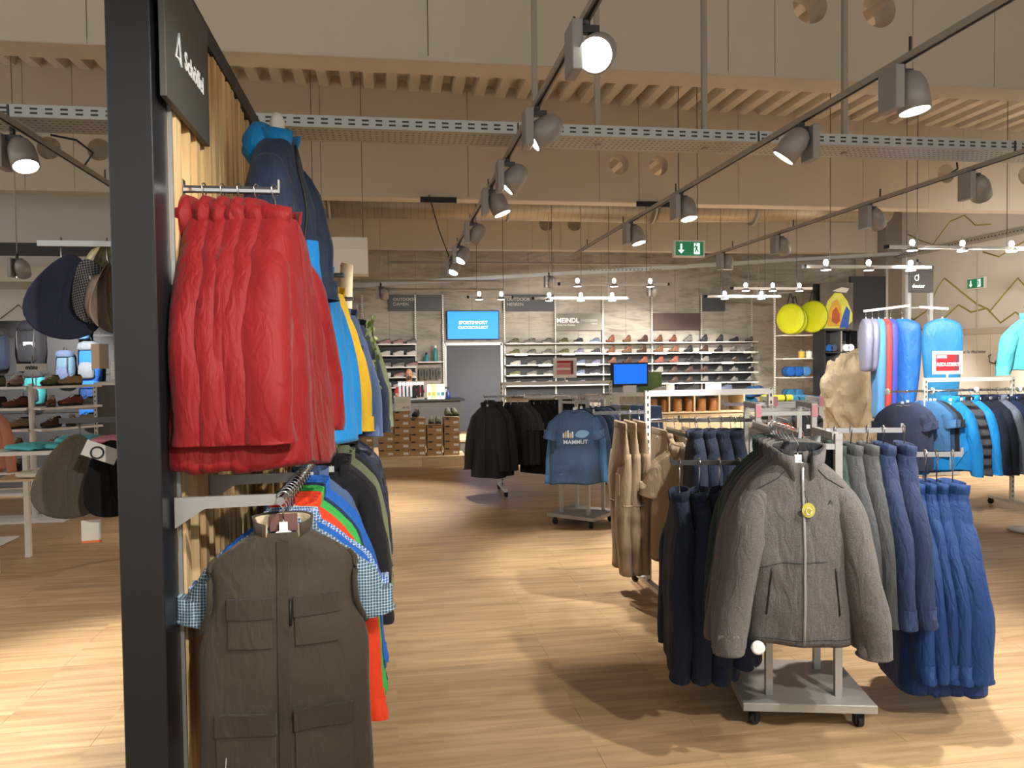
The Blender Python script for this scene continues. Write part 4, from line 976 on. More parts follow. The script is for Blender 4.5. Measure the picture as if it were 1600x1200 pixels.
for i, x in enumerate((-.24, -.33, -.42, -.51)):
    hang('jacket', NAVY, p(x, 0, 1.12), R1+R(-88), 'dark navy jacket, %s on the shorter side arm of the fleece rack' % ORD[i], 'dark navy jackets', 74+i % 3, L=.86, th=.7, long=(i > 0))
# a second four-way rack close behind
rk2 = fourway((2.32, 4.35), R(-13.5), .56, .50, 'garment rack behind the grey fleece with red end pieces', hi=1.30, ux=.16, uy=.15, stub=False)
q = lambda x, y, z: W(rk2, (x, y, z))
rack_arm(rk2, (-.16, 0, 1.22), (-.6, 0, 1.22)); rack_arm(rk2, (0, .16, 1.26), (0, .55, 1.26)); rack_arm(rk2, (-.05, -.15, 1.24), (-.05, -.4, 1.24))
for i, (m, x) in enumerate([(GREENF, .20), (GREYD, .27), (GREYD, .34), (NAVY2, .41), (NAVY2, .50)]):
    hang('soft', m, p(x-.03, -.04, 1.27), R1+R(84 if i < 4 else 76), '%s fleece, %s on the arm beside the grey badge fleece' % (['bottle green', 'dark grey', 'dark grey', 'navy blue', 'navy blue'][i], ORD[i]), 'fleeces beside the badge fleece', 80+i % 3, sleeves='soft', L=.80, sl=.94, out=1.05, th=.7, rk=1.0, name='fleece_jacket')
for i, x in enumerate((-.26, -.34, -.42, -.50)):
    hang('jacket', NAVY, q(x, 0, 1.22), R1+R(-86), 'navy jacket, %s on the rear rack arm towards the trousers' % ORD[i], 'navy jackets on the rear rack', 84+i % 3, L=.8, th=.75)
for i in range(3):
    hang('tee', ORANGE, q(.02+.03*i, .30+.09*i, 1.26), R1+R(-4), 'orange red top, %s behind the grey fleece' % ORD[i], 'orange red tops', 87, sleeves='tee', L=.62, th=.8, collar='round')
# frames of the rack further back
rk3 = fourway((2.9, 5.25), R(-13.5), .56, .5, 'rear garment rack before the boulder, with pink red end pieces', hi=1.28, ux=.16, uy=.15, stub=False)
q3 = lambda x, y, z: W(rk3, (x, y, z))
rack_arm(rk3, (-.16, -.05, 1.26), (-.5, -.05, 1.26)); rack_arm(rk3, (0, -.15, 1.22), (0, -.5, 1.22))
for i in range(4): hang('fleece', [GREYD, GREYD, NAVY2, NAVY2][i], q3(-.02+.02*i, -.46+.08*i, 1.22), R1+R(4), '%s fleece, %s on the rearmost four-way rack' % (['dark grey', 'dark grey', 'navy', 'navy'][i], ORD[i]), 'fleeces on the rearmost rack', 90+i % 2, sleeves='jacket', th=.7)
for t in (rk2, rk3):
    for sx in (-1, 1): MB().box((sx*.16, -.168, 1.285), (.034, .006, .07)).build('end_piece', plain('rose_end_piece', 'b77f86', .4), t)
# H-frame rack with trousers
def hrack(x0, x1, y, zt, zr, label, group='wheeled garment racks', foot=.62):
    t = thing('garment_rack', label, 'garment rack', (x0, y, 0), 0, group); L = x1-x0
    for xx in (0, L):
        o = MB().box((0, 0, 0), (.035, .03, zt-.07)).build('upright', M_SLOT, t, (xx, 0, .07+(zt-.07)/2))
        MB().box((xx, 0, .075), (.04, foot, .03)).build('foot_bar', M_WHITE, t)
        for s in (-1, 1): caster(t, xx, s*(foot/2-.02), R(20))
    MB().box((L/2, 0, zt-.02), (L, .028, .04)).build('top_bar', M_WHITE, t)
    MB().cyl((0, 0, zr), (L, 0, zr), .012, 10).build('rail', M_CHROME, t)
    return t
hr1 = hrack(1.71, 2.60, 5.0, 1.385, 1.18, 'white slotted rack on wheels carrying beige trousers')
rack_arm(hr1, (0, 0, 1.24), (-.38, -.02, 1.24)); rack_arm(hr1, (.1, -.1, 1.12), (.1, -.45, 1.12), M_DSTEEL)
def trousers(loc, rz, mat, label, group, L=1.05, seed=1, th=1.0):
    t = thing('trousers', label, 'trousers', loc, rz, group); t.scale = (1, th, 1); rnd = random.Random(seed)
    MB().loft([[Vector((a*math.cos(2*PI*k/24), b*math.sin(2*PI*k/24), z)) for k in range(24)] for z, a, b in [(-.06, .165, .014), (-.10, .17, .018), (-.16, .178, .030), (-.22, .186, .042), (-.30, .19, .054), (-.40, .182, .040)]], True, True).build('seat_part', mat, t)
    MB().loft([[Vector((a*math.cos(2*PI*k/24), b*math.sin(2*PI*k/24), z)) for k in range(24)] for z, a, b in [(-.058, .168, .017), (-.062, .172, .021), (-.095, .175, .023), (-.10, .172, .020)]], True, True).build('waistband', mat, t)
    for s in (-1, 1):
        rings = []
        for i in range(24):
            u = i/23; z = -.26-(L-.26)*u; cx = s*(.095+.012*u); r = .1-.022*u; ph = rnd.uniform(0, 6) if i == 0 else ph
            rings.append([Vector((cx+r*math.cos(2*PI*k/18)*(1+.05*math.sin(9*u+2*k+ph)), (.36+.26*min(1, u*4))*r*math.sin(2*PI*k/18)*(1+.1*noise.noise(Vector((k*.5, u*7, seed))))-.012*math.sin(5*u+ph), z)) for k in range(18)])
        lg = MB().loft(rings).build('leg', mat, t)
        zz = -.26-(L-.26)*.42
        MB().loft([[Vector((s*(.1)+(.093+e)*math.cos(2*PI*k/18), .62*(.095+e)*math.sin(2*PI*k/18), zz+d)) for k in range(18)] for d, e in ((.006, 0), (.004, .004), (-.004, .004), (-.006, 0))], False, False).build('knee_seam', mat, lg)
        MB().box((s*.12, -.052, -.46), (.09, .010, .14)).build('cargo_pocket', mat, t, bev=.003)
    hanger(loc, rz, 'hanger of the '+' '.join(label.split()[:12]), False, 'clothes hangers')
    return t
for i, (x, y) in enumerate([(1.51, 4.97), (1.58, 4.98), (1.65, 4.99)]):
    trousers((x, y, 1.24), R(-94), BEIGE, 'beige zip-off trousers, %s on the outer arm of the slotted rack' % ORD[i], 'beige trousers', 1.06, i+1, .9)
for i in range(6):
    x = 1.80+.055*i
    if i % 2: hang('shirt', BEIGE, (x, 5.02, 1.18), R(-92), 'beige shirt, %s on the rail of the slotted rack' % ORD[i], 'beige clothes on the slotted rack', 95+i % 2, sleeves='shirt', L=.86, th=.5, collar='fold')
    else: trousers((x, 5.02, 1.18), R(-92), BEIGE, 'beige trousers, %s on the rail of the slotted rack' % ORD[i], 'beige clothes on the slotted rack', .98, i+5, .55)
for i in range(4): hang('shirt', BEIGE, (1.82+.02*i, 4.58+.07*i, 1.12), R(-40), 'beige shirt, %s on the low arm before the slotted rack' % ORD[i], 'beige shirts on the low arm', 97+i % 2, sleeves='shirt', L=.8, th=.5, collar='fold', hang_=True)
for i in range(5): hang('shirt', [GREY3, NAVY2, GREY3, CHAR, GREY3][i], (2.16+.075*i, 5.0, 1.18), R(-84), '%s shirt, %s at the far end of the slotted rack' % (['pale grey', 'navy', 'pale grey', 'charcoal', 'pale grey'][i], ORD[i]), 'shirts at the far end of the slotted rack', 99, sleeves='shirt', L=.8, th=.55, collar='fold')
# four-way rack with the printed top
rk4 = fourway((1.83, 7.3), R(-44), .52, .5, 'white garment rack carrying the blue printed long-sleeved top', hi=1.22, ux=.15, uy=.15)
rack_arm(rk4, (0, .1, 1.24), (-.45, -.33, 1.24))
a4 = W(rk4, (-.42, -.30, 1.24)); b4 = W(rk4, (.4, .35, 1.24))
AX, AY = 1.655, 6.88
def tee_extra(g, c):
    gold = plain('gold_print', 'c9a45a', .6); pale = plain('pale_blue_print', '6d93b4', .6); wht = plain('white_print', 'b8c8da', .6)
    for k in range(5): c.patch(-.115+.02*k, -.101+.02*k, -.352, -.352+.045+.012*(k % 3), .003, 2, 3).build('print_bar', gold if k % 2 else wht, g)
    n = 20; b = MB(); pts = [(.06+.062*math.cos(2*PI*k/n)*(1+.15*math.sin(2*2*PI*k/n)), -.318+.036*math.sin(2*PI*k/n)) for k in range(n)]
    b.add([(.06, c.front(.06, -.318, .004), -.318)]+[(x, c.front(x, z, .004), z) for x, z in pts], [(0, 1+k, 1+(k+1) % n) for k in range(n)]); b.build('print_shape', pale, g)
    me = text_mesh('MAMMUT', .052, bold=.001); me.transform(Matrix.Translation((0, 0, -.392))); put('lettering', c.conform(me, .004), wht, g)
tg4 = hang('tee', TEEB, (AX, AY, 1.24), R(-6), 'petrol blue top with a printed chest, front of the white rack', 'long-sleeved tops', 110, sleeves='tee', collar='round', th=1.0, extra=tee_extra)
hang('tee', (BLACK3, SLEEVEB), (AX+.03, AY+.06, 1.24), R(-6), 'mid blue long-sleeved top right behind the printed one', 'long-sleeved tops', 111, sleeves='teel', collar='round', th=.7)
for i in range(5): hang('tee', [TEEB, NAVY2, FLECK, FLECK, NAVY][i], (AX+.10+.075*i, AY+.14+.07*i, 1.24), R(-14-4*i), '%s top, %s behind the printed one' % (['petrol blue', 'navy', 'flecked navy', 'flecked navy', 'dark navy'][i], ORD[i+1]), 'long-sleeved tops', 112+i % 2, sleeves='teel', collar='round', th=.75)
for i in range(3): trousers((2.22+.07*i, 7.15-.1*i, 1.22), R(-50), [GREY3, KHAKI, DENIM][i], '%s trousers on the white rack of the printed top' % ['light grey', 'khaki', 'slate blue'][i], 'trousers on the white rack', .8, 20+i, .8)
# H-frame rack with dark jackets
hr2 = hrack(1.30, 2.66, 9.15, 1.34, 1.17, 'white slotted rack on wheels carrying dark jackets')
rack_arm(hr2, (0, -.02, 1.17), (-.22, -.05, 1.17))
hang('jacket', CHAR, (1.12, 9.05, 1.16), R(-30), 'charcoal hooded jacket hanging outermost on the dark rack', 'dark jackets on the slotted rack', 120, L=.94, hood=True, th=1.1, zip_=LB2)
hang('jacket', CHAR, (1.24, 9.1, 1.16), R(-40), 'second charcoal jacket on the dark rack', 'dark jackets on the slotted rack', 121, L=.92, th=.9)
for i in range(3): hang('shirt', [CHAR, GREYD, GREYD][i], (1.42+.08*i, 9.15, 1.17), R(-46), '%s shirt, %s on the rail of the dark rack' % (['charcoal', 'dark grey', 'dark grey'][i], ORD[i]), 'dark shirts on the slotted rack', 122, sleeves='shirt', th=.7, collar='fold')
for i in range(8): hang('jacket', BLACK3, (1.70+.085*i, 9.12, 1.17), R(-50), 'black jacket, %s in the black row of the dark rack' % ORD[i], 'black jackets on the slotted rack', 123+i % 2, L=.93, th=.85)
rs_ = thing('sale_sign', 'small red and white sale card above the dark jackets', 'sign', (2.02, 8.85, 1.34))
MB().box((0, 0, .165), (.28, .012, .235)).build('frame', M_WHITEP, rs_); MB().cyl((0, 0, 0), (0, 0, .06), .008, 6).build('stem', M_WHITEP, rs_)
PINK = plain('pale_red_print', 'd98d8f', .6)
MB().box((0, -.0075, .235), (.2, .002, .03)).build('print_block', plain('red_print', 'c2323c', .6), rs_)
MB().box((0, -.0075, .19), (.2, .002, .045)).build('print_block', PINK, rs_); MB().box((0, -.0075, .115), (.2, .002, .055)).build('print_block', PINK, rs_)
MB().box((.083, -.009, .17), (.034, .002, .16)).build('print_block', plain('plum_print', '8a4656', .6), rs_)
# blue jackets on the wheeled rack at the side
hr4 = hrack(5.35, 6.35, 7.05, 1.37, 1.24, 'white slotted rack on wheels carrying blue jackets', foot=.6)
rack_arm(hr4, (0, 0, 1.24), (-.42, 0, 1.24)); MB().cyl((1.0, 0, 1.24), (1.9, 0, 1.24), .012, 10).build('rail', M_CHROME, hr4)
for k in range(4): MB().lathe([(.018, -.008), (.034, -.006), (.034, .006), (.018, .008)], 18, Matrix.Translation((-.42+.5*k, 0, 1.24)) @ Matrix.Rotation(R(90), 4, 'Y')).build('size_ring', M_WHITEP, hr4)
hang('tee', STEELB, (5.06, 7.0, 1.22), R(-30), 'blue grey t-shirt hanging outermost on the side rack', 'tops on the side rack', 130, sleeves='tee', collar='round', th=1.0, cmat=GREY3)
for i in range(1): hang('tee', STEELB, (5.14+.07*i, 7.03, 1.23), R(-40), 'blue grey t-shirt, %s behind the outermost one' % ORD[i], 'tops on the side rack', 131, sleeves='tee', collar='round', th=.7)
for i in range(3): hang('tee', [SLEEVEB, TEEB, CHAR][i], (5.36+.05*i, 7.05, 1.24), R(-60), '%s top between the t-shirts and the azure jacket' % ['mid blue', 'petrol blue', 'charcoal'][i], 'tops on the side rack', 132, sleeves='tee', L=.6, collar='round', th=.5)
def azure_extra(g, c):
    c.patch(-.155, -.012, -.46, -.21, .006).build('chest_panel', plain('charcoal_panel', '3c3838', .8), g)
    c.strip([(.05, -.75), (.14, -.60)], .003, .002).build('pocket_zip', LB2, g)
hang('jacket', SKY2, (5.58, 6.98, 1.24), R(-38), 'azure jacket with a charcoal chest panel on the side rack', 'jackets on the side rack', 133, L=.8, zip_=M_LETTERG, th=1.1, extra=azure_extra, hood=False)
cols = [GREYPAD, SKY2, NAVY, NAVY, STONE2, NAVY2, NAVY, BLUE2, CHAR, CHAR, BLACKF]
nms = ['grey padded', 'azure', 'dark navy', 'second dark navy', 'stone grey', 'navy blue', 'third dark navy', 'bright blue', 'charcoal', 'second charcoal', 'black']
for i, (m, nme) in enumerate(zip(cols, nms)):
    hang('jacket', m, (5.76+.105*i, 7.05, 1.24), R(-44-2*i), nme+' jacket behind the azure one on the side rack', 'jackets on the side rack', 134+i % 3, L=.8, th=.9,
         extra=(lambda g, c: MB().lathe([(.03, 0), (.03, .004)], 16, Matrix.Translation((.1, c.front(.1, -.36, .004), -.36)) @ Matrix.Rotation(R(90), 4, 'X')).build('round_badge', plain('ochre_badge', 'b98f4e', .6), g)) if i == 0 else None)
rs2 = thing('sale_sign', 'red REDUZIERT sale card above the blue jackets', 'sign', (5.60, 7.05, 1.37))
MB().box((0, 0, .155), (.335, .012, .235)).build('frame', M_WHITEP, rs2); MB().cyl((0, 0, 0), (0, 0, .05), .012, 6).build('stem', M_WHITEP, rs2)
MB().box((-.005, -.0075, .155), (.26, .002, .165)).build('print_block', plain('red_print', 'c2323c', .6), rs2); MB().box((.1, -.0085, .155), (.05, .002, .165)).build('print_block', plain('plum_print', '8a4656', .6), rs2)
MB().box((-.07, -.0085, .215), (.11, .002, .03)).build('print_bar', M_WHITEP, rs2)
lettering('REDUZIERT', .05, M_LETTER, rs2, (0, -.0105, .135), 0, .0012)
tq = hang('jacket', TURQ, (5.62, 6.05, 2.02), R(-20), 'turquoise jacket hung high at the picture edge', 'high hung jackets', 140, L=.56, sl=.62, th=1.0, zip_=M_LETTERG)
hp = thing('display_stand', 'thin steel stand holding the turquoise jacket', 'stand', (5.66, 6.1, 0)); MB().cyl((0, 0, .02), (0, 0, 2.03), .012, 8).build('pole', M_STEEL, hp); MB().cyl((0, 0, 0), (0, 0, .02), .16, 20).build('foot_plate', M_STEEL, hp)
MB().bar((-.1, -.05, 2.02), (0, 0, 2.02), .01, .01).build('arm', M_STEEL, hp)

# ------------------------------------------------------------------ shoe wall and counter
M_SOLE = plain('pale_rubber_sole', 'cfc9bf', .6); M_SOLED = plain('dark_rubber_sole', '2b2825', .7)
def shoe_meshes(boot):
    def ring(x, w, z0, h, n=14):
        return [Vector((x, w*math.cos(PI*k/(n-1)), z0+h*max(0, math.sin(PI*k/(n-1)))**.8)) for k in range(n)]
    top = .145 if boot else .088
    secs = [(-.145, .012, .03, .015), (-.135, .032, .025, .035), (-.10, .044, .022, .042), (-.06, .047, .022, .052), (-.02, .044, .022, .075 if not boot else .085), (.015, .040, .022, top-.02 if not boot else .115), (.05, .038, .022, top), (.09, .038, .022, top+.002), (.115, .036, .022, top), (.13, .022, .024, top-.012), (.137, .008, .03, top-.04)]
    up = MB(); rings = [ring(*q) for q in secs]
    n = 14; vs = [v for r in rings for v in r]; fs = []
    for i in range(len(rings)-1):
        for k in range(n-1): fs.append((i*n+k, i*n+k+1, (i+1)*n+k+1, (i+1)*n+k))
    up.add(vs, fs, True)
    so = MB(); rr = []
    for z, e in ((0, -.003), (.004, .003), (.022, .004), (.028, .0)):
        rr.append([Vector((.142*math.cos(2*PI*k/22)-.004, (.042+e+.008*math.cos(2*PI*k/22+PI))*math.sin(2*PI*k/22), z+(.008 if math.cos(2*PI*k/22) < -.7 and z < .01 else 0))) for k in range(22)])
    so.loft(rr)
    op = MB().lathe([(.034, top+.012), (.034, top+.026)], 14, Matrix.Translation((.08, 0, 0)) @ Matrix.Diagonal((1.15, .8, 1, 1)))
    la = MB()
    for k in range(4): la.tube([(-.045+.022*k, -.03, .075+.012*k), (-.04+.022*k, 0, .088+.013*k), (-.045+.022*k, .03, .075+.012*k)], .0035, 5)
    return up.mesh('upper'), so.mesh('sole'), op.mesh('opening'), la.mesh('lace')
SHOE, BOOT = shoe_meshes(False), shoe_meshes(True)
def shoe(loc, rz, col, dark, boot, label, group):
    t = thing('hiking_boot' if boot else 'trail_shoe', label, 'shoe', loc, rz, group); m = BOOT if boot else SHOE
    put('upper', m[0], col, t); put('sole', m[1], M_SOLED if dark else M_SOLE, t); put('opening', m[2], M_DARKIN, t); put('lace', m[3], M_SOLED if not dark else M_SOLE, t)
    return t
SC_ = {n: F('shoe_'+n.replace(' ', '_'), h, .1, 120, .2, .7) for n, h in [('grey', '77756f'), ('pale grey', 'b1aea6'), ('black', '232326'), ('blue grey', '5d6880'), ('violet grey', '6f6a86'), ('brown', '6d4a36'), ('dark brown', '44312a'), ('red brown', '7a4436'), ('beige', 'a18a68'), ('charcoal', '3b3b3d'), ('white', 'd2cfc8'), ('rose', '9d7f7a'), ('teal', '3d6f70'), ('olive', '6a6b4c')]}
def shelving(name, label, x0, x1, zs, y, depth, ups, z_up):
    t = thing(name, label, 'shelving', (0, y, 0))
    for z in zs: MB().box(((x0+x1)/2, 0, z-.012), (x1-x0, depth, .024)).build('shelf', M_WHITE, t)
    for xx in ups:
        o = MB().box((0, 0, 0), (.03, .025, z_up)).build('upright', M_SLOT, t, (xx, depth/2-.02, z_up/2))
    return t
ZR = [1.99, 1.745, 1.50, 1.265, 1.03, .80]
YS = 17.3
sw = shelving('shoe_shelving', 'long white shoe shelves below the grey brand boards', 2.56, 8.63, ZR, YS, .30, [2.57, 3.76, 4.90, 6.09, 7.32, 8.6], 3.1)
MB().box((5.6, .165, 1.25), (6.07, .02, 1.0)).build('back_panel', M_BLACK2, sw)
for k in range(11): MB().box((2.9+.55*k, -.156, 1.485 if k % 2 else 1.73), (.3, .008, .05)).build('price_strip', M_WHITEP, sw)
rsh = random.Random(12); NS = 16
for r_, z in enumerate(ZR[:5]):
    for k in range(NS):
        x = 2.78+(8.45-2.78)*k/(NS-1)
        boot = (k >= 6 and k <= 13)
        if k < 4: c = rsh.choice(['grey', 'pale grey', 'grey', 'olive'])
        elif k < 6: c = rsh.choice(['violet grey', 'blue grey', 'charcoal'])
        elif k < 11: c = rsh.choice(['brown', 'red brown', 'beige', 'dark brown']) if r_ < 2 else rsh.choice(['dark brown', 'red brown', 'brown'])
        else: c = rsh.choice(['dark brown', 'charcoal', 'black', 'grey'])
        if r_ > 2 and k > 5: c = rsh.choice(['black', 'charcoal', 'dark brown', 'grey'])
        shoe((x+rsh.uniform(-.02, .02), YS-.02, z), R(rsh.uniform(18, 40)), SC_[c], k > 5, boot, '%s %s, %s along the %s shelf of the long shoe wall' % (c, 'boot' if boot else 'shoe', ORD[k], ['top', 'second', 'third', 'fourth', 'fifth'][r_]), 'shoes on the long shoe wall')
ZL = [2.0, 1.75, 1.49, 1.265, 1.04, .79]
sl_ = shelving('shoe_shelving', 'white shoe shelves behind the counter', -.62, .54, ZL, YS, .3, [-.62, .55], 3.1)
MB().box((-.04, .165, 1.3), (1.16, .02, 1.4)).build('back_panel', M_BLACK2, sl_)
for r_, z in enumerate(ZL):
    for k in range(4):
        c = rsh.choice(['grey', 'rose', 'white', 'charcoal', 'pale grey'])
        shoe((-.42+.29*k, YS-.02, z), R(rsh.uniform(15, 40)), SC_[c], False, False, '%s shoe, %s along the %s shelf behind the counter' % (c, ORD[k], ['top', 'second', 'third', 'fourth', 'fifth', 'lowest'][r_]), 'shoes behind the counter')
sm_ = shelving('accessory_shelving', 'narrow shelf with teal bottles beside the slate door', .58, 1.15, [1.6], 17.36, .26, [1.17], 3.1)
for i, (x, h) in enumerate([(.78, .18), (.98, .34)]):
    t = thing('drink_bottle', ['short teal bottle on the narrow shelf', 'tall teal bottle on the narrow shelf'][i], 'bottle', (x, 17.33, 1.6), 0, 'teal bottles')
    MB().lathe([(.045, 0), (.05, .02), (.05, h*.65), (.025, h*.8), (.025, h*.9)], 14).build('body', plain('teal_plastic', '2d8a8e', .4), t)
    MB().lathe([(.03, h*.88), (.03, h), (.012, h+.03)], 12).build('cap', M_BLACK2 if i == 0 else M_WHITEP, t)
for i in range(4):
    t = thing('insole_pack', 'insole pack, %s under the teal bottles' % ORD[i], 'insole pack', (.66+.13*i, 17.4, 1.2), 0, 'insole packs')
    MB().box((0, 0, .13), (.1, .03, .26)).build('card', plain('grey_card_dark', '55534f' if i < 2 else '8d8b86', .6), t)
    MB().lathe([(.024, 0), (.024, .006)], 14, Matrix.Translation((0, -.017, .13)) @ Matrix.Rotation(R(90), 4, 'X') @ Matrix.Diagonal((1, 2.8, 1, 1))).build('insole', M_BLACK2, t)
def board(x0, x1, z0, z1, mat, label, lines=(), y=17.46):
    t = thing('wall_board', label, 'sign', ((x0+x1)/2, y, z0), 0, 'boards on the mural wall')
    MB().box((0, 0, (z1-z0)/2), (x1-x0, .03, z1-z0)).build('board', mat, t, bev=.003)
    for s, size, x, z, m, b in lines: lettering(s, size, m, t, (x, -.0165, z), 0, b, 'LEFT')
    return t
board(-.03, 1.15, 2.74, 3.10, M_SIGND, 'anthracite board lettered for women above the counter', [('OUTDOOR', .10, -.5, .26, M_LETTERG, .001), ('DAMEN', .10, -.5, .15, M_LETTERG, 0)])
board(2.54, 3.73, 2.73, 3.11, M_SIGND, 'anthracite board lettered for men beside the blue screen', [('OUTDOOR', .105, -.5, .27, M_LETTERG, .001), ('HERREN', .105, -.5, .155, M_LETTERG, 0)])
board(3.75, 4.92, 2.28, 2.67, plain('warm_grey_board', '87827a', .6), 'warm grey board with pale brand lettering', [('MEINDL', .15, -.54, .23, M_LETTER, .004), ('Shoes For Actives', .06, -.54, .13, M_LETTER, 0), ('cosasason', .10, .03, .24, M_LETTERG, 0), ('original', .05, .28, .16, M_LETTERG, 0)])
board(6.12, 7.33, 2.28, 2.68, plain('brown_grey_board', '5b4a44', .5), 'plain brown board above the boots')
board(7.34, 7.93, 2.72, 3.11, M_SIGND, 'small plain anthracite board at the end of the shoe wall')
tv = thing('wall_screen', 'bright blue wall screen with white lettering', 'screen', (1.85, 17.45, 2.09))
MB().box((0, 0, .325), (1.2, .05, .66)).build('case', M_BLACK2, tv, bev=.004)
MB().box((0, -.027, .325), (1.16, .004, .62)).build('display', glow('blue_screen', (.005, .16, .85), 1.1), tv)
for tx, zz, sz in (('SPORTIMPORT', .38, .10), ('CLICK&COLLECT', .27, .088)): lettering(tx, sz, glow('screen_white', (.85, .95, 1), 1.6), tv, (0, -.0305, zz), 0, .0015 if sz > .1 else .0)
# counter with the seller
ctr = thing('sales_counter', 'dark grey sales counter before the shoe shelves', 'counter', (.4, 14.6, 0))
MB().box((0, .3, .42), (1.78, .6, .84)).build('front_panel', plain('dark_counter', '3c3a38', .5), ctr, bev=.003); MB().box((.02, .29, .865), (1.9, .66, .04)).build('worktop', plain('black_worktop', '2a2826', .35), ctr, bev=.003)
def clutter(kind, x, y, z, label, cat):
    t = thing(kind, label, cat, (x, y, z)); return t
t = clutter('spray_bottle', 1.06, 14.68, .885, 'dark blue spray bottle at the counter end', 'bottle'); MB().lathe([(.04, 0), (.045, .02), (.045, .12), (.016, .16), (.016, .19)], 14).build('body', plain('dark_blue_plastic', '1f2f6a', .4), t); MB().box((-.02, 0, .21), (.08, .025, .035)).build('trigger', M_BLACK2, t)
t = clutter('spray_can', -.12, 14.68, .885, 'blue spray can on the counter', 'can'); MB().lathe([(.035, 0), (.035, .17), (.02, .19), (.02, .21)], 14).build('body', plain('sky_plastic', '2f6aa8', .4), t); MB().lathe([(.022, .19), (.022, .23)], 12).build('cap', M_WHITEP, t)
for i, c in enumerate(['eee8c0', 'e9d98a', 'f0efe8', 'd8e4e6']):
    t = thing('care_carton', 'pale carton, %s in the row on the counter' % ORD[i], 'carton', (.70+.085*i, 14.66, .885), 0, 'cartons on the counter')
    MB().box((0, 0, .14), (.075, .06, .28)).build('carton_body', plain('carton_'+c, c, .6), t); MB().box((0, -.031, .1), (.06, .002, .07)).build('print', plain('carton_print%d' % i, ['8a8250', 'b28a2c', '6d8a8c', '2d6a6c'][i], .6), t)
sk = thing('sock_stand', 'small stand with hanging socks on the counter', 'stand', (.36, 14.70, .885))
MB().box((0, 0, .01), (.5, .12, .02)).build('foot_plate', M_STEEL, sk); MB().cyl((0, 0, .02), (0, 0, .34), .008, 8).build('pole', M_STEEL, sk); MB().box((0, 0, .34), (.5, .012, .012)).build('arm', M_STEEL, sk)
for i in range(7):
    t = thing('sock_pair', '%s sock pair, %s on the counter stand' % ('white' if i < 4 else 'black', ORD[i]), 'socks', (.15+.07*i, 14.685, 1.21), 0, 'socks on the counter stand')
    MB().box((0, 0, -.03), (.055, .004, .06)).build('card', M_WHITEP, t); MB().loft([[Vector((.024*math.cos(2*PI*k/10), .012*math.sin(2*PI*k/10)-.004, z)) for k in range(10)] for z in (-.05, -.15, -.25)]+[[Vector((.026*math.cos(2*PI*k/10), .012*math.sin(2*PI*k/10)-.01, -.28)) for k in range(10)]]).build('sock', GREY3 if i < 4 else BLACK3, t)
# seller behind the counter, bent over it
def skin_mesh(nodes, edges, name, sub=2):
    me = bpy.data.meshes.new(name); me.from_pydata([n[0] for n in nodes], edges, [])
    o = bpy.data.objects.new(name+'_tmp', me); COL.objects.link(o)
    md = o.modifiers.new('skin', 'SKIN')
    for v, n in zip(me.skin_vertices[0].data, nodes): v.radius = n[1]
    me.skin_vertices[0].data[0].use_root = True
    md.use_smooth_shade = True
    o.modifiers.new('sub', 'SUBSURF').levels = sub
    dg = bpy.context.evaluated_depsgraph_get(); out = bpy.data.meshes.new_from_object(o.evaluated_get(dg))
    bpy.data.objects.remove(o); out.materials.clear()
    for p_ in out.polygons: p_.use_smooth = True
    return out
pn = [((0, .1, .62), (.15, .11)), ((0, .06, .82), (.135, .10)), ((0, 0, 1.02), (.155, .10)), ((0, -.05, 1.12), (.12, .08)), ((0, -.08, 1.2), (.055, .055)), ((0, -.11, 1.27), (.065, .07)), ((0, -.125, 1.35), (.078, .092)), ((0, -.12, 1.42), (.07, .08)), ((0, -.11, 1.465), (.035, .04)),
      ((-.17, -.04, 1.08), (.06, .06)), ((-.25, -.06, .96), (.045, .045)), ((-.22, -.26, .93), (.036, .034)), ((-.20, -.36, .93), (.026, .018)),
      ((.17, -.04, 1.08), (.06, .06)), ((.25, -.06, .96), (.045, .045)), ((.20, -.26, .93), (.036, .034)), ((.17, -.36, .93), (.026, .018)),
      ((-.1, .08, .58), (.08, .08)), ((-.1, .0, .32), (.058, .058)), ((-.1, .02, .08), (.04, .042)), ((-.1, -.1, .04), (.035, .03)), ((.1, .08, .58), (.08, .08)), ((.1, .0, .32), (.058, .058)), ((.1, .02, .08), (.04, .042)), ((.1, -.1, .04), (.035, .03))]
pe = [(0, 1), (1, 2), (2, 3), (3, 4), (4, 5), (5, 6), (6, 7), (7, 8), (2, 9), (9, 10), (10, 11), (11, 12), (2, 13), (13, 14), (14, 15), (15, 16), (0, 17), (17, 18), (18, 19), (19, 20), (0, 21), (21, 22), (22, 23), (23, 24)]
for hnd, sg in ((12, -1), (16, 1)):
    hx_, hy, hz = pn[hnd][0]
    for f in range(4):
        b = len(pn); pn += [((hx_+(f-1.5)*.018, hy-.03, hz-.004), (.009, .008)), ((hx_+(f-1.5)*.02, hy-.06-.008*(f in (1, 2)), hz-.014), (.008, .008)), ((hx_+(f-1.5)*.02, hy-.08-.01*(f in (1, 2)), hz-.028), (.006, .006))]; pe += [(hnd, b), (b, b+1), (b+1, b+2)]
    b = len(pn); pn += [((hx_-sg*.035, hy-.005, hz-.006), (.01, .01)), ((hx_-sg*.048, hy-.035, hz-.014), (.008, .008))]; pe += [(hnd, b), (b, b+1)]
per = thing('person', 'person in a black and red shirt bent over the counter', 'person', (.34, 15.42, 0))
put('body', skin_mesh(pn, pe, 'body'), M_SKIN, per)
sn = [(p_, (a+.014, b+.014)) for p_, (a, b) in [pn[0], pn[1], pn[2], pn[3]]]+[(pn[9][0], (.074, .074)), ((-.235, -.055, .985), (.066, .066)), (pn[13][0], (.074, .074)), ((.235, -.055, .985), (.066, .066))]
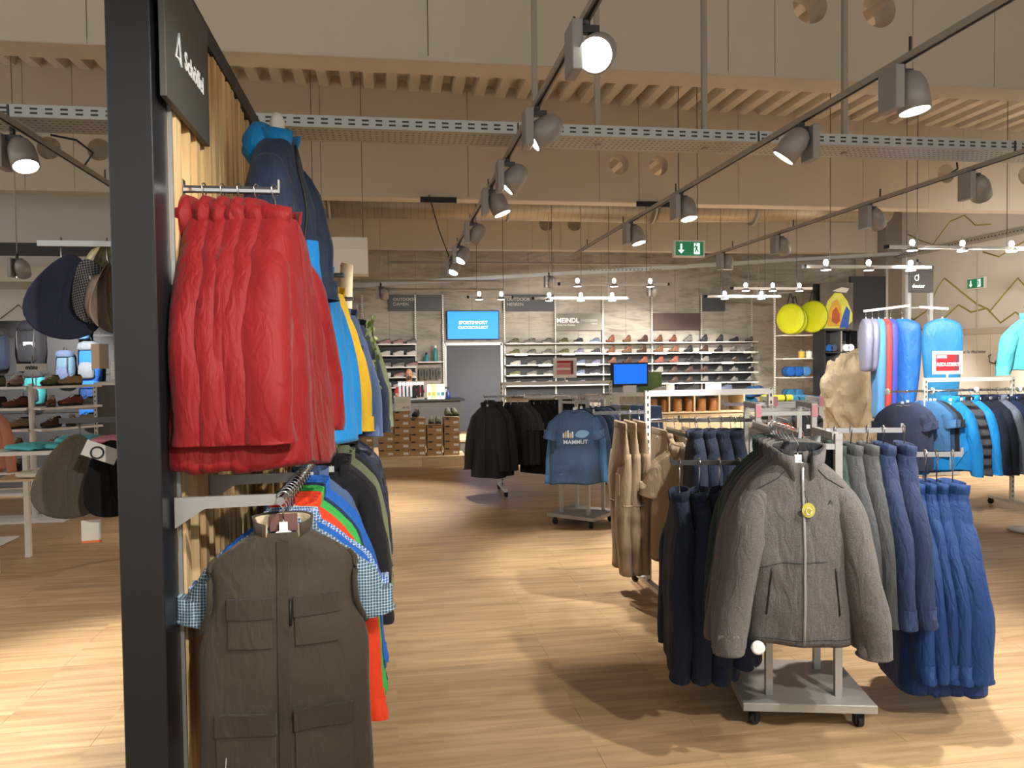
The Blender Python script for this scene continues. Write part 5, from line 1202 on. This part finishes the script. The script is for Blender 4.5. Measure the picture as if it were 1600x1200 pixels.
put('shirt', skin_mesh(sn, [(0, 1), (1, 2), (2, 3), (2, 4), (4, 5), (2, 6), (6, 7)], 'shirt'), BLACK3, per)
for sg in (-1, 1): MB().tube([(sg*.18, -.04, 1.07), (sg*.25, -.06, .955)], [.082, .072], 14).build('sleeve_trim', F('red_jersey', '8f2a2e', .1, 260, .2), per)
MB().tube([(0, .09, .6), (0, .11, .42)], [.17, .16], 16).build('trousers', CHAR, per)
for sg in (-1, 1): MB().tube([(sg*.1, .07, .56), (sg*.1, -.002, .32), (sg*.1, .02, .07)], [.098, .076, .06], 12).build('trousers', CHAR, per)
MB().ball((0, -.085, 1.425), .088, 16, 8, (.92, 1.0, .62)).build('hair', plain('short_brown_hair', '3b2c22', .8), per)
MB().ball((0, -.19, 1.285), .045, 12, 6, (1.1, .6, .8)).build('beard', plain('brown_beard', '4a382c', .9), per)
MB().ball((0, -.222, 1.34), .016, 8, 6, (.8, 1.2, 1.5)).build('nose', M_SKIN, per)
for sg in (-1, 1): MB().ball((sg*.03, -.208, 1.365), .010, 8, 6).build('eye', M_DARKIN, per); MB().ball((sg*.082, -.115, 1.35), .022, 8, 6, (.4, .8, 1.2)).build('ear', M_SKIN, per)
MB().ball((0, -.215, 1.305), .018, 8, 4, (1.2, .4, .3)).build('mouth', plain('lips', '9c5d50', .6), per)
# stacked shoe boxes on a low wooden platform
pf = thing('low_platform', 'low pale wooden platform carrying the shoe boxes', 'platform', (.44, 12.05, 0))
MB().box((-.33, 0, .075), (.66, .66, .15)).build('block', M_PLY, pf, bev=.003); MB().box((.335, 0, .075), (.66, .66, .15)).build('block', M_PLY, pf, bev=.003)
wb = thing('wooden_block', 'small wooden step with a grey side next to the shoe boxes', 'step', (1.27, 13.2, 0)); MB().box((0, 0, .28), (.36, 1.1, .03)).build('top', M_PLY, wb); MB().box((0, 0, .13), (.34, 1.08, .26)).build('body', plain('grey_step_side', '6c6860', .6), wb)
M_CARD = plain('brown_cardboard', 'b8966a', .75, var=.08, scale=14); M_CARDL = plain('brown_cardboard_lid', 'ad8a5e', .75, var=.08, scale=14)
_bxm = (MB().box((0, 0, .05), (.235, .32, .1)).mesh('box_body'), MB().box((0, 0, .1), (.243, .328, .03)).mesh('lid', .002), MB().box((.06, -.1625, .045), (.075, .003, .035)).mesh('size_label'), MB().box((-.07, -.166, .1), (.06, .003, .02)).mesh('print_block'))
def shoebox(x, y, z, label, rz=0.0):
    t = thing('shoe_box', label, 'shoe box', (x, y, z), rz, 'stacked shoe boxes')
    put('box_body', _bxm[0], M_CARD, t); put('lid', _bxm[1], M_CARDL, t); put('size_label', _bxm[2], M_WHITEP, t); put('print_block', _bxm[3], M_BLACK2, t)
for c_, (x, n) in enumerate([(-.10, 6), (.14, 6), (.385, 5), (.64, 4), (.905, 5)]):
    for k in range(n): shoebox(x, 12.0, .15+.1155*k, 'brown shoe box, %s from the bottom of the %s stack' % (ORD[k], ORD[c_]), R(rsh.uniform(-2, 2)))
for k in range(5): shoebox(-.42, 12.2, .0+.1155*k, 'brown shoe box, %s from the floor beside the platform' % ORD[k])
for i, (x, z, c) in enumerate([(.36, .745, 'black'), (.60, .632, 'olive'), (.70, .632, 'olive'), (.86, .748, 'olive'), (.96, .748, 'olive')]):
    shoe((x, 11.98, z), R(75+8*i), SC_[c], True, False, ['black shoe lying on the third box stack', 'olive shoe on the fourth box stack', 'its olive twin on the fourth box stack', 'olive shoe on the fifth box stack', 'second olive shoe on the fifth box stack'][i], 'shoes on the boxes')
ps = thing('price_board', 'white price board standing on the shoe boxes', 'price board', (.16, 11.9, .845)); MB().box((0, 0, .11), (.25, .008, .22)).build('board', M_WHITEP, ps); lettering('49,95', .05, M_DARKIN, ps, (.05, -.0055, .05))
for k in range(3): MB().box((-.02, -.005, .18-.025*k), (.17, .002, .006)).build('print_line', M_LETTERG, ps)

# ------------------------------------------------------------------ bench with monitor in the middle
bn = thing('display_bench', 'white bench with wooden pigeonholes behind the trousers rack', 'bench', (4.2, 10.5, 0))
MB().box((0, 0, 1.1), (1.5, .5, .03)).build('top', M_WHITE, bn); MB().box((0, .24, .55), (1.5, .02, 1.1)).build('back_panel', M_WHITE, bn); MB().box((0, 0, .84), (1.5, .5, .02)).build('shelf', M_PLY, bn); MB().box((0, 0, .4), (1.46, .46, .84)).build('base_cabinet', M_PLY, bn)
for k in range(5): MB().box((-.74+.37*k, 0, .97), (.02, .5, .25)).build('divider', M_PLY, bn)
for k in range(6):
    t = thing('cork_roll', 'brown cork roll, %s in the pigeonholes of the white bench' % ORD[k], 'roll', (3.62+.18*k, 10.35, .85), 0, 'cork rolls'); MB().lathe([(.06, 0), (.065, .02), (.065, .16), (.06, .18)], 14).build('roll_body', plain('cork', 'a06a3c', .8, var=.15), t); MB().lathe([(.03, .18), (.03, .182)], 12).build('end_disc', plain('cork_dark', '6d4526', .8), t)
mn = thing('desk_monitor', 'monitor with a plain blue screen on a white stand', 'monitor', (3.17, 10.0, 0))
MB().box((0, 0, 1.39), (.52, .04, .32)).build('case', M_BLACK2, mn, bev=.003); MB().box((.01, -.022, 1.40), (.46, .004, .265)).build('display', glow('blue_monitor', (.003, .09, .55), .9), mn)
MB().box((0, -.01, 1.19), (.18, .03, .11)).build('stand', M_WHITEP, mn); MB().box((0, .1, .57), (.5, .4, 1.14)).build('pedestal', M_WHITE, mn)
MB().box((.04, -.104, .95), (.42, .004, .3)).build('poster', plain('pedestal_poster', 'b4aca2', .6, var=.4, scale=9), mn)
for i, (x, c) in enumerate([(3.75, 'pale grey'), (4.0, 'black'), (4.25, 'charcoal'), (4.75, 'blue grey')]): shoe((x, 10.45, 1.115), R(30), SC_[c], False, False, '%s shoe on the white bench top' % c, 'shoes on the bench')
for i, x in enumerate((3.88, 4.52)):
    t = thing('info_card', ['small white card among the bench shoes', 'wide white card at the bench end'][i], 'card', (x, 10.35, 1.115)); MB().box((0, 0, .07), (.12+.12*i, .006, .13)).build('card', M_WHITEP, t); MB().box((0, .03, .004), (.1, .06, .008)).build('foot', M_WHITEP, t)
t = thing('lifestyle_card', 'green picture card behind the monitor', 'picture', (3.62, 10.45, 1.115)); MB().box((0, 0, .15), (.34, .01, .3)).build('board', plain('green_picture', '5f7a3c', .6, var=.5, scale=8), t); MB().box((0, .04, .01), (.2, .06, .02)).build('foot', M_WHITEP, t)

# ------------------------------------------------------------------ camping corner
tb = thing('display_table', 'wooden table with camping mats before the boulder', 'table', (5.75, 11.0, 0))
MB().box((0, 0, .80), (1.25, .7, .04)).build('top', M_PLY, tb)
for sx in (-1, 1):
    for sy in (-1, 1): MB().box((sx*.57, sy*.3, .39), (.05, .05, .78)).build('leg', M_PLY, tb)
def roll(x, y, z, L, r, mat, label, rz=0.0, cat='mat roll', name='rolled_mat'):
    t = thing(name, label, cat, (x, y, z+r), rz, 'rolls on the camping table'); MB().tube([(-L/2, 0, 0), (-L/2+.01, 0, 0), (L/2-.01, 0, 0), (L/2, 0, 0)], [r*.9, r, r, r*.9], 18).build('roll_body', mat, t)
    for s in (-.25, .25): MB().tube([(s*L-.012, 0, 0), (s*L+.012, 0, 0)], r*1.03, 18).build('strap', M_BLACK2, t)
    return t
BM = F('petrol_mat_fabric', '2d6f98', .08, 200, .2); YM = plain('yellow_mat', 'cfd23c', .6)
fm = thing('folded_mat', 'flat blue and grey mat on the camping table', 'mat', (5.85, 10.85, .82)); MB().box((0, 0, .03), (.95, .4, .06)).build('layer', F('slate_mat', '3c4f6c', .08, 200, .2), fm, bev=.01); MB().box((0, 0, .09), (.93, .38, .05)).build('layer', F('grey_mat', '7b8088', .08, 200, .2), fm, bev=.01)
roll(5.72, 10.8, .935, .5, .05, YM, 'bright yellow mat roll on the flat mat')
for i in range(3): roll(5.28+.09*i, 11.1, .82+.0, .3, .09, BM, 'petrol blue roll, %s at the table end' % ORD[i], R(70))
roll(5.45, 10.95, 1.0, .3, .085, F('blue_mat_fabric', '2a5f9c', .08, 200, .2), 'crumpled blue roll on top of the petrol rolls', R(30))
for i in range(3): roll(6.35, 11.1+.17*i, .82, .5, .085, BM, 'petrol blue bag, %s beside the yellow roll' % ORD[i])
cs = shelving('camping_shelving', 'pale shelves with cookware beside the tent poster', 7.75, 8.65, [.75, 1.2, 1.58, 2.05], 14.55, .35, [7.75, 8.66], 3.0)
MB().cyl((7.7, -.05, 2.9), (8.7, -.05, 2.9), .012, 8).build('hang_rail', M_STEEL, cs)
YD = plain('neon_yellow_cloth', 'd6de1e', .55, var=.08)
for i, (x, y, z, r) in enumerate([(7.85, 14.25, 2.36, .30), (8.02, 14.4, 2.34, .28), (8.30, 14.2, 2.40, .31), (8.46, 14.32, 2.4, .30), (8.6, 14.45, 2.38, .28)]):
    t = thing('folded_pop_up_tent', 'neon yellow disc bag, %s hanging on the camping shelves' % ORD[i], 'bag', (x, y, z), R(-58), 'neon yellow disc bags')
    MB().lathe([(.01, -.05), (r*.6, -.045), (r*.95, -.02), (r, 0), (r*.95, .02), (r*.6, .045), (.01, .05)], 30, Matrix.Rotation(R(90), 4, 'X')).build('disc', YD, t)
    MB().tube([(r*math.cos(2*PI*k/30), 0, r*math.sin(2*PI*k/30)) for k in range(31)], .012, 6).build('piping', plain('olive_piping', '9aa032', .6), t)
    MB().tube([(-.08, 0, r-.03), (-.01, 0, r+.20), (.01, 0, r+.2), (.08, 0, r-.03)], .012, 6).build('strap', M_BLACK2, t)
rc = random.Random(5)
for i in range(6):
    c = ['e8e4da', 'd06a24', 'e0ded6', 'd8b23c', 'e9e6de', 'b8402c'][i]
    t = thing('cooking_pot', 'small %s pot, %s on the camping shelves' % (['white', 'orange', 'white', 'yellow', 'cream', 'red'][i], ORD[i]), 'pot', (8.2+.16*(i % 3), 14.45, [1.2, 1.58][i // 3]), 0, 'pots on the camping shelves'); MB().lathe([(.06, 0), (.065, .01), (.065, .13), (.06, .135)], 16).build('pot_body', plain('pot_'+c, c, .5), t); MB().lathe([(.066, .13), (.06, .15), (.012, .16), (.012, .18)], 14).build('lid', M_ALU, t)
for i in range(5):
    t = thing('sleeping_bag_pack', 'packed %s sleeping bag, %s on the lower camping shelves' % (['blue', 'blue', 'striped blue', 'petrol', 'petrol'][i], ORD[i]), 'bag', (7.9+.17*(i % 3), 14.42, [1.2, .75][i // 3]+.11), R(90), 'packed sleeping bags')
    MB().tube([(-.14, 0, 0), (-.12, 0, 0), (.12, 0, 0), (.14, 0, 0)], [.06, .1, .1, .06], 16).build('pack_body', [BLUE2, BLUE2, SLEEVEB, BM, BM][i], t)
    for s in (-.07, .07): MB().tube([(s-.01, 0, 0), (s+.01, 0, 0)], .103, 16).build('strap', M_BLACK2, t)
# tent poster on a dark cabinet
cb = thing('poster_cabinet', 'black cabinet with a tent poster and two open compartments', 'cabinet', (8.73, 14.0, 0))
MB().box((0, .3, 1.53), (.72, .04, 3.06)).build('back_panel', M_BLACK2, cb)
for xx in (-.35, .0, .35): MB().box((xx, .1, 1.05), (.03, .4, 2.1)).build('side_panel', M_BLACK2 if xx else M_ALU, cb)
for zz in (2.12, 1.68, 1.25, .8, .04): MB().box((0, .1, zz), (.72, .4, .025)).build('shelf', M_BLACK2, cb)
pst = MB().box((0, .075, 2.6), (.70, .03, .92)).build('poster', plain('stormy_grey_print', '5d5850', .5, var=.4, scale=4), cb)
def flat(pts, y, mat, nm): MB().prism(pts, y, y+.004).build(nm, mat, pst)
flat([(-.32, 2.16), (-.30, 2.4), (-.2, 2.7), (-.05, 2.86), (.1, 2.85), (.22, 2.7), (.33, 2.45), (.33, 2.3), (.18, 2.16)], .054, plain('lime_tent_print', 'd9de5a', .5, var=.2, scale=6), 'print_shape')
flat([(-.22, 2.2), (-.2, 2.45), (-.1, 2.68), (.0, 2.74), (.08, 2.6), (.1, 2.4), (.06, 2.2)], .049, plain('gold_tent_print', 'd9a83a', .5, var=.3, scale=9), 'print_shape')
flat([(-.12, 2.3), (-.1, 2.5), (-.02, 2.58), (.05, 2.45), (.06, 2.3), (-.02, 2.24)], .044, plain('rust_print', 'b0532c', .5, var=.3, scale=12), 'print_shape')
flat([(.05, 2.17), (.12, 2.4), (.2, 2.6), (.28, 2.5), (.24, 2.17)], .049, plain('cobalt_print', '2d5cc0', .5, var=.2, scale=8), 'print_shape')
flat([(-.1, 2.9), (.1, 2.97), (.26, 2.95), (.2, 2.86), (0, 2.88)], .049, plain('snow_print', 'dedcd4', .5), 'print_shape')
dp = thing('black_panel', 'tall plain black panel next to the tent poster', 'panel', (9.45, 14.15, 0)); MB().box((0, 0, 1.6), (.78, .06, 3.2)).build('board', M_BLACK2, dp, bev=.004); MB().box((.41, 0, 1.7), (.05, .06, 3.4)).build('edge_post', M_ALU, dp)
for i in range(4): roll(8.46+.1*(i % 2)+(.36 if i > 1 else 0), 13.98, 1.70, .22, .07, [BLUE2, STEELB, M_WHITEP, M_WHITEP][i], ['blue roll in the cabinet below the poster', 'grey blue roll in the cabinet below the poster', 'first white roll in the cabinet', 'second white roll in the cabinet'][i], R(90))
# boulder
def boulder():
    bm = bmesh.new(); bmesh.ops.create_icosphere(bm, subdivisions=5, radius=1.0)
    for v in bm.verts:
        n = v.co.normalized(); d = 1+.28*noise.noise(n*1.6+Vector((4, 1, 2)))+.14*noise.noise(n*4)+.05*noise.noise(n*9)+.03*noise.noise(n*20)
        p_ = n*d; p_ = Vector((p_.x*.52, p_.y*.42, p_.z*.95))
        if p_.z > .78: p_.z = .78+(p_.z-.78)*.3
        v.co = p_+Vector((.0, 0, .86))
        if v.co.z < .02: v.co.z = .02
    me = bpy.data.meshes.new('boulder'); bm.to_mesh(me); bm.free()
    return me
rk = put('climbing_boulder', boulder(), plain('rough_sandstone', '9c8e76', .9, var=.35, scale=3.5, bump=.8), None, (7.46, 11.5, 0)); tag(rk, 'big rough sandstone boulder standing among the racks', 'boulder')
# sleeping bags hung in a row
sp = thing('sleeping_bag_stand', 'tall steel stand with the row of sleeping bags', 'stand', (6.95, 9.5, 0))
for xx in (0, .33): MB().box((xx, 0, 1.35), (.05, .05, 2.7)).build('post', M_ALU, sp)
MB().box((.16, 0, .03), (.7, .7, .05)).build('foot_plate', M_ALU, sp); MB().bar((0, -.02, 2.28), (-.72, -.1, 2.2), .02, .03).build('arm', M_WHITE, sp)
MB().box((.165, 0, 2.25), (.3, .02, .02)).build('cross_bar', M_ALU, sp); MB().bar((.16, -.02, 2.26), (.16, -.55, 2.2), .02, .03).build('arm', M_WHITE, sp)
for i, (x, m, n_) in enumerate([(6.27, F('lavender_grey_shell', '6f7186', .06, 260, .12, .5), 'pale'), (6.37, F('lavender_grey_shell', '6f7186', .06, 260, .12, .5), 'second pale'), (6.47, SLEEVEB, 'mid blue'), (6.57, F('brick_red_shell', 'a83c3a', .06, 260, .12, .5), 'brick red'), (6.66, F('violet_blue_shell', '3c46a8', .06, 260, .12, .5), 'violet blue'), (6.84, F('deep_blue_shell', '1f5aa6', .06, 260, .12, .45), 'deep blue')]):
    hang('bag', m, (x, 9.42+.01*i, 2.20), R(-112 if i < 5 else -48), n_+' sleeping bag in the hanging row', 'hanging sleeping bags', 150+i % 2, sleeves=None, collar=None, L=.8 if i < 2 else 1.45, th=.75, name='sleeping_bag')
hang('bag', F('petrol_shell', '1f5f8a', .06, 260, .12, .45), (7.11, 9.05, 2.18), R(-30), 'petrol sleeping bag on the foremost arm of the stand', 'hanging sleeping bags', 152, sleeves=None, collar=None, L=1.4, th=.75)
dsn = thing('brand_board', 'dark board with a white emblem above the sleeping bags', 'sign', (7.11, 9.46, 2.46)); MB().box((0, 0, .15), (.36, .03, .31)).build('board', plain('charcoal_board', '3a3736', .5), dsn, bev=.003)
lettering('deuter', .07, M_LETTER, dsn, (-.05, -.017, .08), 0, .001); MB().tube([(-.075+.03*math.cos(t), -.017, .19+.035*math.sin(t)) for t in [R(30*k) for k in range(12)]], .006, 5).tube([(-.055, -.017, .16), (-.05, -.017, .24)], .005, 5).build('emblem', M_LETTER, dsn)
# green escape-route signs
M_EXITG = glow('exit_green', hx('1d6b45'), .35); M_EXITW = glow('exit_white', hx('e8f2ea'), .6)
def exit_sign(loc, rz, w, h, label, hung):
    t = thing('exit_sign', label, 'exit sign', loc, rz); MB().box((0, 0, 0), (w, .06, h)).build('case', M_WHITEP, t, bev=.003); MB().box((0, -.031, 0), (w*.9, .004, h*.82)).build('green_field', M_EXITG, t)
    k = h/.18
    MB().prism([(-.105*k, .05*k), (-.085*k, .05*k), (-.085*k, -.015*k), (-.06*k, -.015*k), (-.095*k, -.055*k), (-.13*k, -.015*k), (-.105*k, -.015*k)], -.036, -.033).build('arrow', M_EXITW, t)
    MB().prism([(.05*k, -.06*k), (.05*k, .06*k), (.115*k, .06*k), (.115*k, -.06*k)], -.036, -.033).build('doorway', M_EXITW, t)
    MB().tube([(.065*k, -.038, .04*k), (.075*k, -.038, .005*k), (.06*k, -.038, -.04*k)], .007*k, 5).tube([(.075*k, -.038, .005*k), (.095*k, -.038, -.035*k)], .007*k, 5).tube([(.05*k, -.038, .01*k), (.07*k, -.038, .025*k), (.095*k, -.038, .01*k)], .006*k, 5).ball((.073*k, -.038, .05*k), .009*k, 8, 6).build('running_figure', M_EXITG, t)
    if hung:
        for s in (-.3, .3): MB().cyl((s*w, 0, h/2), (s*w, 0, h/2+2.36), .004, 5).build('cable', M_DSTEEL, t)
exit_sign((3.215, 8.0, 2.79), 0, .35, .18, 'green escape sign hung above the sales floor', True)
exit_sign((11.35, 13.5, 3.0), R(-90), .46, .22, 'green escape sign on the white side wall', False)

# ------------------------------------------------------------------ beyond the black post: backpacks, shelves, table
def backpack(loc, rz, m1, m2, label, s=1.0):
    t = thing('backpack', label, 'backpack', loc, rz, 'backpacks on the far wall'); t.scale = (s, s, s)
    def rr(z, w, d, y0=0): return [Vector((w*math.copysign(abs(math.cos(a))**.7, math.cos(a)), y0+d*math.copysign(abs(math.sin(a))**.7, math.sin(a)), z)) for a in [2*PI*k/24 for k in range(24)]]
    MB().loft([rr(0, .10, .07), rr(.03, .14, .10), rr(.2, .155, .115), rr(.38, .15, .11), rr(.48, .13, .09), rr(.52, .08, .05)]).build('main_body', m1, t)
    MB().loft([rr(.05, .08, .03, -.10), rr(.08, .11, .05, -.10), rr(.22, .11, .055, -.10), rr(.28, .08, .03, -.09)]).build('front_pocket', m2, t)
    MB().loft([rr(.44, .12, .085, -.02), rr(.47, .15, .11, -.02), rr(.54, .13, .09, -.02), rr(.57, .07, .05, -.02)]).build('lid', m2, t)
    for sg in (-1, 1): MB().tube([(sg*.07, -.02, .54), (sg*.10, -.13, .42), (sg*.10, -.14, .25), (sg*.09, -.11, .08)], .01, 6).build('strap', M_BLACK2, t)
    MB().tube([(-.03, .0, .56), (-.02, 0, .62), (.02, 0, .62), (.03, 0, .56)], .008, 6).build('carry_loop', M_BLACK2, t)
bw = thing('backpack_wall', 'black slatted panel the backpacks hang on', 'display panel', (-4.55, 11.0, 0)); MB().box((0, 0, 1.1), (2.0, .06, 2.2)).build('board', M_BLACK2, bw)
for k in range(4): MB().box((0, -.035, .5+.5*k), (2.0, .012, .03)).build('rail', M_DSTEEL, bw)
for i, (x, z, m1, m2, lb, s) in enumerate([(-3.92, 1.38, BLUE2, F('grey_cordura', '5f6670', .1, 200, .2), 'bright blue and grey backpack, upper of the blue pair', .95), (-3.92, .88, BLUE, BLUE2, 'deep blue backpack, lower of the blue pair', .95), (-4.22, 1.38, F('petrol_cordura', '4a6478', .1, 200, .2), STEELB, 'petrol grey small backpack beside the blue one', .75), (-4.62, 1.6, BLACKF, BLACKF, 'black backpack with a white label', 1.05), (-5.05, 1.55, NAVY, CHAR, 'navy backpack at the picture edge', 1.0), (-4.6, 1.1, F('teal_cordura', '2f7f86', .1, 200, .2), CHAR, 'teal backpack behind the shelf sign', .8), (-4.0, 1.95, SLEEVEB, SLEEVEB, 'light blue bag on top of the backpack panel', .6)]):
    backpack((x, 10.86, z), R(-8), m1, m2, lb, s)
t = thing('white_label', 'white paper label on the black backpack', 'label', (-4.60, 10.725, 1.86)); MB().box((0, 0, 0), (.13, .004, .11)).build('paper', M_WHITEP, t); MB().box((0, -.003, .02), (.08, .002, .01)).build('print_line', M_BLACK2, t)
ls = thing('open_shelving', 'white shelving with small goods beyond the black post', 'shelving', (-3.70, 8.65, 0))
MB().cyl((0, 0, 0), (0, 0, 1.42), .03, 12).build('post', M_WHITE, ls); MB().box((-.1, 0, .01), (.9, .4, .02)).build('foot_plate', M_WHITE, ls)
for k, z in enumerate((1.38, 1.16, .94, .72, .50, .28)):
    MB().bar((0, 0, z), (.42, .5, z+.0), .34, .025).build('shelf', M_WHITE, ls); MB().box((-.38, .1, z), (.72, .34, .025)).build('shelf', M_WHITE, ls)
rg = random.Random(9)
for k, z in enumerate((1.38, 1.16, .94, .72, .50)):
    for j in range(5):
        c = rg.choice(['black', 'charcoal', 'olive', 'red brown', 'beige', 'dark brown', 'rose'])
        on = j > 2
        x, y = (-3.70+.14+.13*(j-3), 8.65+.12+.16*(j-3)) if on else (-4.32+.22*j, 8.72)
        shoe((x, y, z+.013), R(rg.uniform(50, 110)), SC_[c], True, False, '%s shoe, %s along shelf %s of the white post shelving' % (c, ORD[j], ['one', 'two', 'three', 'four', 'five'][k]), 'shoes beyond the post')
ms = thing('shelf_sign', 'pale shelf sign with dark brand lettering beyond the post', 'sign', (-3.62, 8.5, 1.40)); MB().cyl((0, 0, 0), (0, 0, .3), .008, 8).build('stem', M_STEEL, ms); MB().box((0, -.012, .19), (.28, .01, .075)).build('board', plain('pale_grey_board', 'b9b6b2', .5), ms); lettering('mizu', .06, M_DARKIN, ms, (0, -.0185, .19), 0, .002)
ft = thing('display_table', 'table with folded turquoise shirts beyond the post', 'table', (-2.5, 6.7, 0))
MB().box((0, 0, .93), (1.15, .6, .03)).build('top', M_WHITE, ft); MB().box((0, 0, .72), (1.1, .56, .02)).build('shelf', M_PLY, ft)
for sx in (-1, 1):
    for sy in (-1, 1): MB().box((sx*.54, sy*.27, .46), (.04, .04, .92)).build('leg', M_WHITE, ft)
for i, (x, y, z, m, lb) in enumerate([(-2.82, 6.6, .945, TURQ, 'folded turquoise shirt at the table corner'), (-2.55, 6.62, .945, TURQ, 'folded turquoise shirt in the middle of the table'), (-2.5, 6.64, .99, TURQ, 'turquoise shirt lying on top of the folded ones'), (-2.22, 6.6, .945, F('raspberry_jersey', 'b0415c', .08, 260, .2), 'folded raspberry shirt on the table'), (-2.22, 6.62, .985, F('rose_jersey', 'cf8a98', .08, 260, .2), 'folded rose shirt on the raspberry one'), (-2.75, 6.6, .73, WHITEF, 'folded white shirt on the table shelf'), (-2.3, 6.6, .73, WHITEF, 'second folded white shirt on the table shelf')]):
    t = thing('folded_shirt', lb, 'shirt', (x, y, z), R(rg.uniform(-12, 12)), 'folded shirts on the table')
    MB().loft([[Vector((a*math.copysign(abs(math.cos(q_))**.4, math.cos(q_)), .17*a/.15*math.copysign(abs(math.sin(q_))**.4, math.sin(q_)), zz+.010*noise.noise(Vector((math.cos(q_)*2, math.sin(q_)*2, i))))) for q_ in [2*PI*k/28 for k in range(28)]] for zz, a in ((.008, .13), (.012, .15), (.03, .152), (.042, .14), (.045, .07))]).build('folded_body', m, t)
    MB().box((.0, -.04, .045), (.1, .06, .006)).build('collar', m, t)
mc = thing('cash_desk', 'dark cash desk with a white frame beyond the post', 'counter', (-3.0, 9.3, 0)); MB().box((.02, 0, .69), (.44, .5, 1.38)).build('front_panel', M_GREYW, mc); MB().box((.02, 0, 1.40), (.5, .54, .035)).build('worktop', M_WHITE, mc); o_ = MB().box((0, 0, 0), (.03, .03, 1.4)).build('upright', M_SLOT, mc, (-.22, -.26, .7))
for z in (.95, 1.13): MB().box((-.38, -.1, z), (.26, .3, .02)).build('side_shelf', M_WHITE, mc)
for i, z in enumerate((.96, 1.14)): shoe((-3.4, 9.2, z), R(40), SC_[['white', 'pale grey'][i]], False, False, '%s shoe on the side shelf of the dark cash desk' % ['white', 'pale grey'][i], 'shoes on the cash desk')
t = thing('price_board', 'white price board standing on the dark cash desk', 'price board', (-2.97, 9.15, 1.418)); MB().box((0, 0, .13), (.24, .01, .2)).build('board', M_WHITEP, t); MB().box((0, 0, .015), (.06, .05, .03)).build('foot', M_WHITEP, t)
for k in range(3): MB().box((-.02, -.006, .19-.03*k), (.16, .002, .006)).build('print_line', M_LETTERG, t)
st = thing('garment_stand', 'steel stand with salmon tops at the picture edge', 'garment rack', (-3.62, 7.6, 0)); MB().cyl((0, 0, .01), (0, 0, 1.32), .012, 8).build('pole', M_STEEL, st); MB().box((-.1, 0, .01), (.5, .35, .012)).build('foot_plate', M_WHITE, st); MB().box((-.16, 0, 1.32), (.36, .02, .02)).build('arm', M_STEEL, st)
for i in range(2): hang('tee', SALMON, (-3.70-.12*i, 7.6, 1.32), R(30), ['salmon long-sleeved top at the picture edge', 'second salmon top at the picture edge'][i], 'salmon tops', 160, sleeves='teel', collar='round', L=.66, sl=.85)
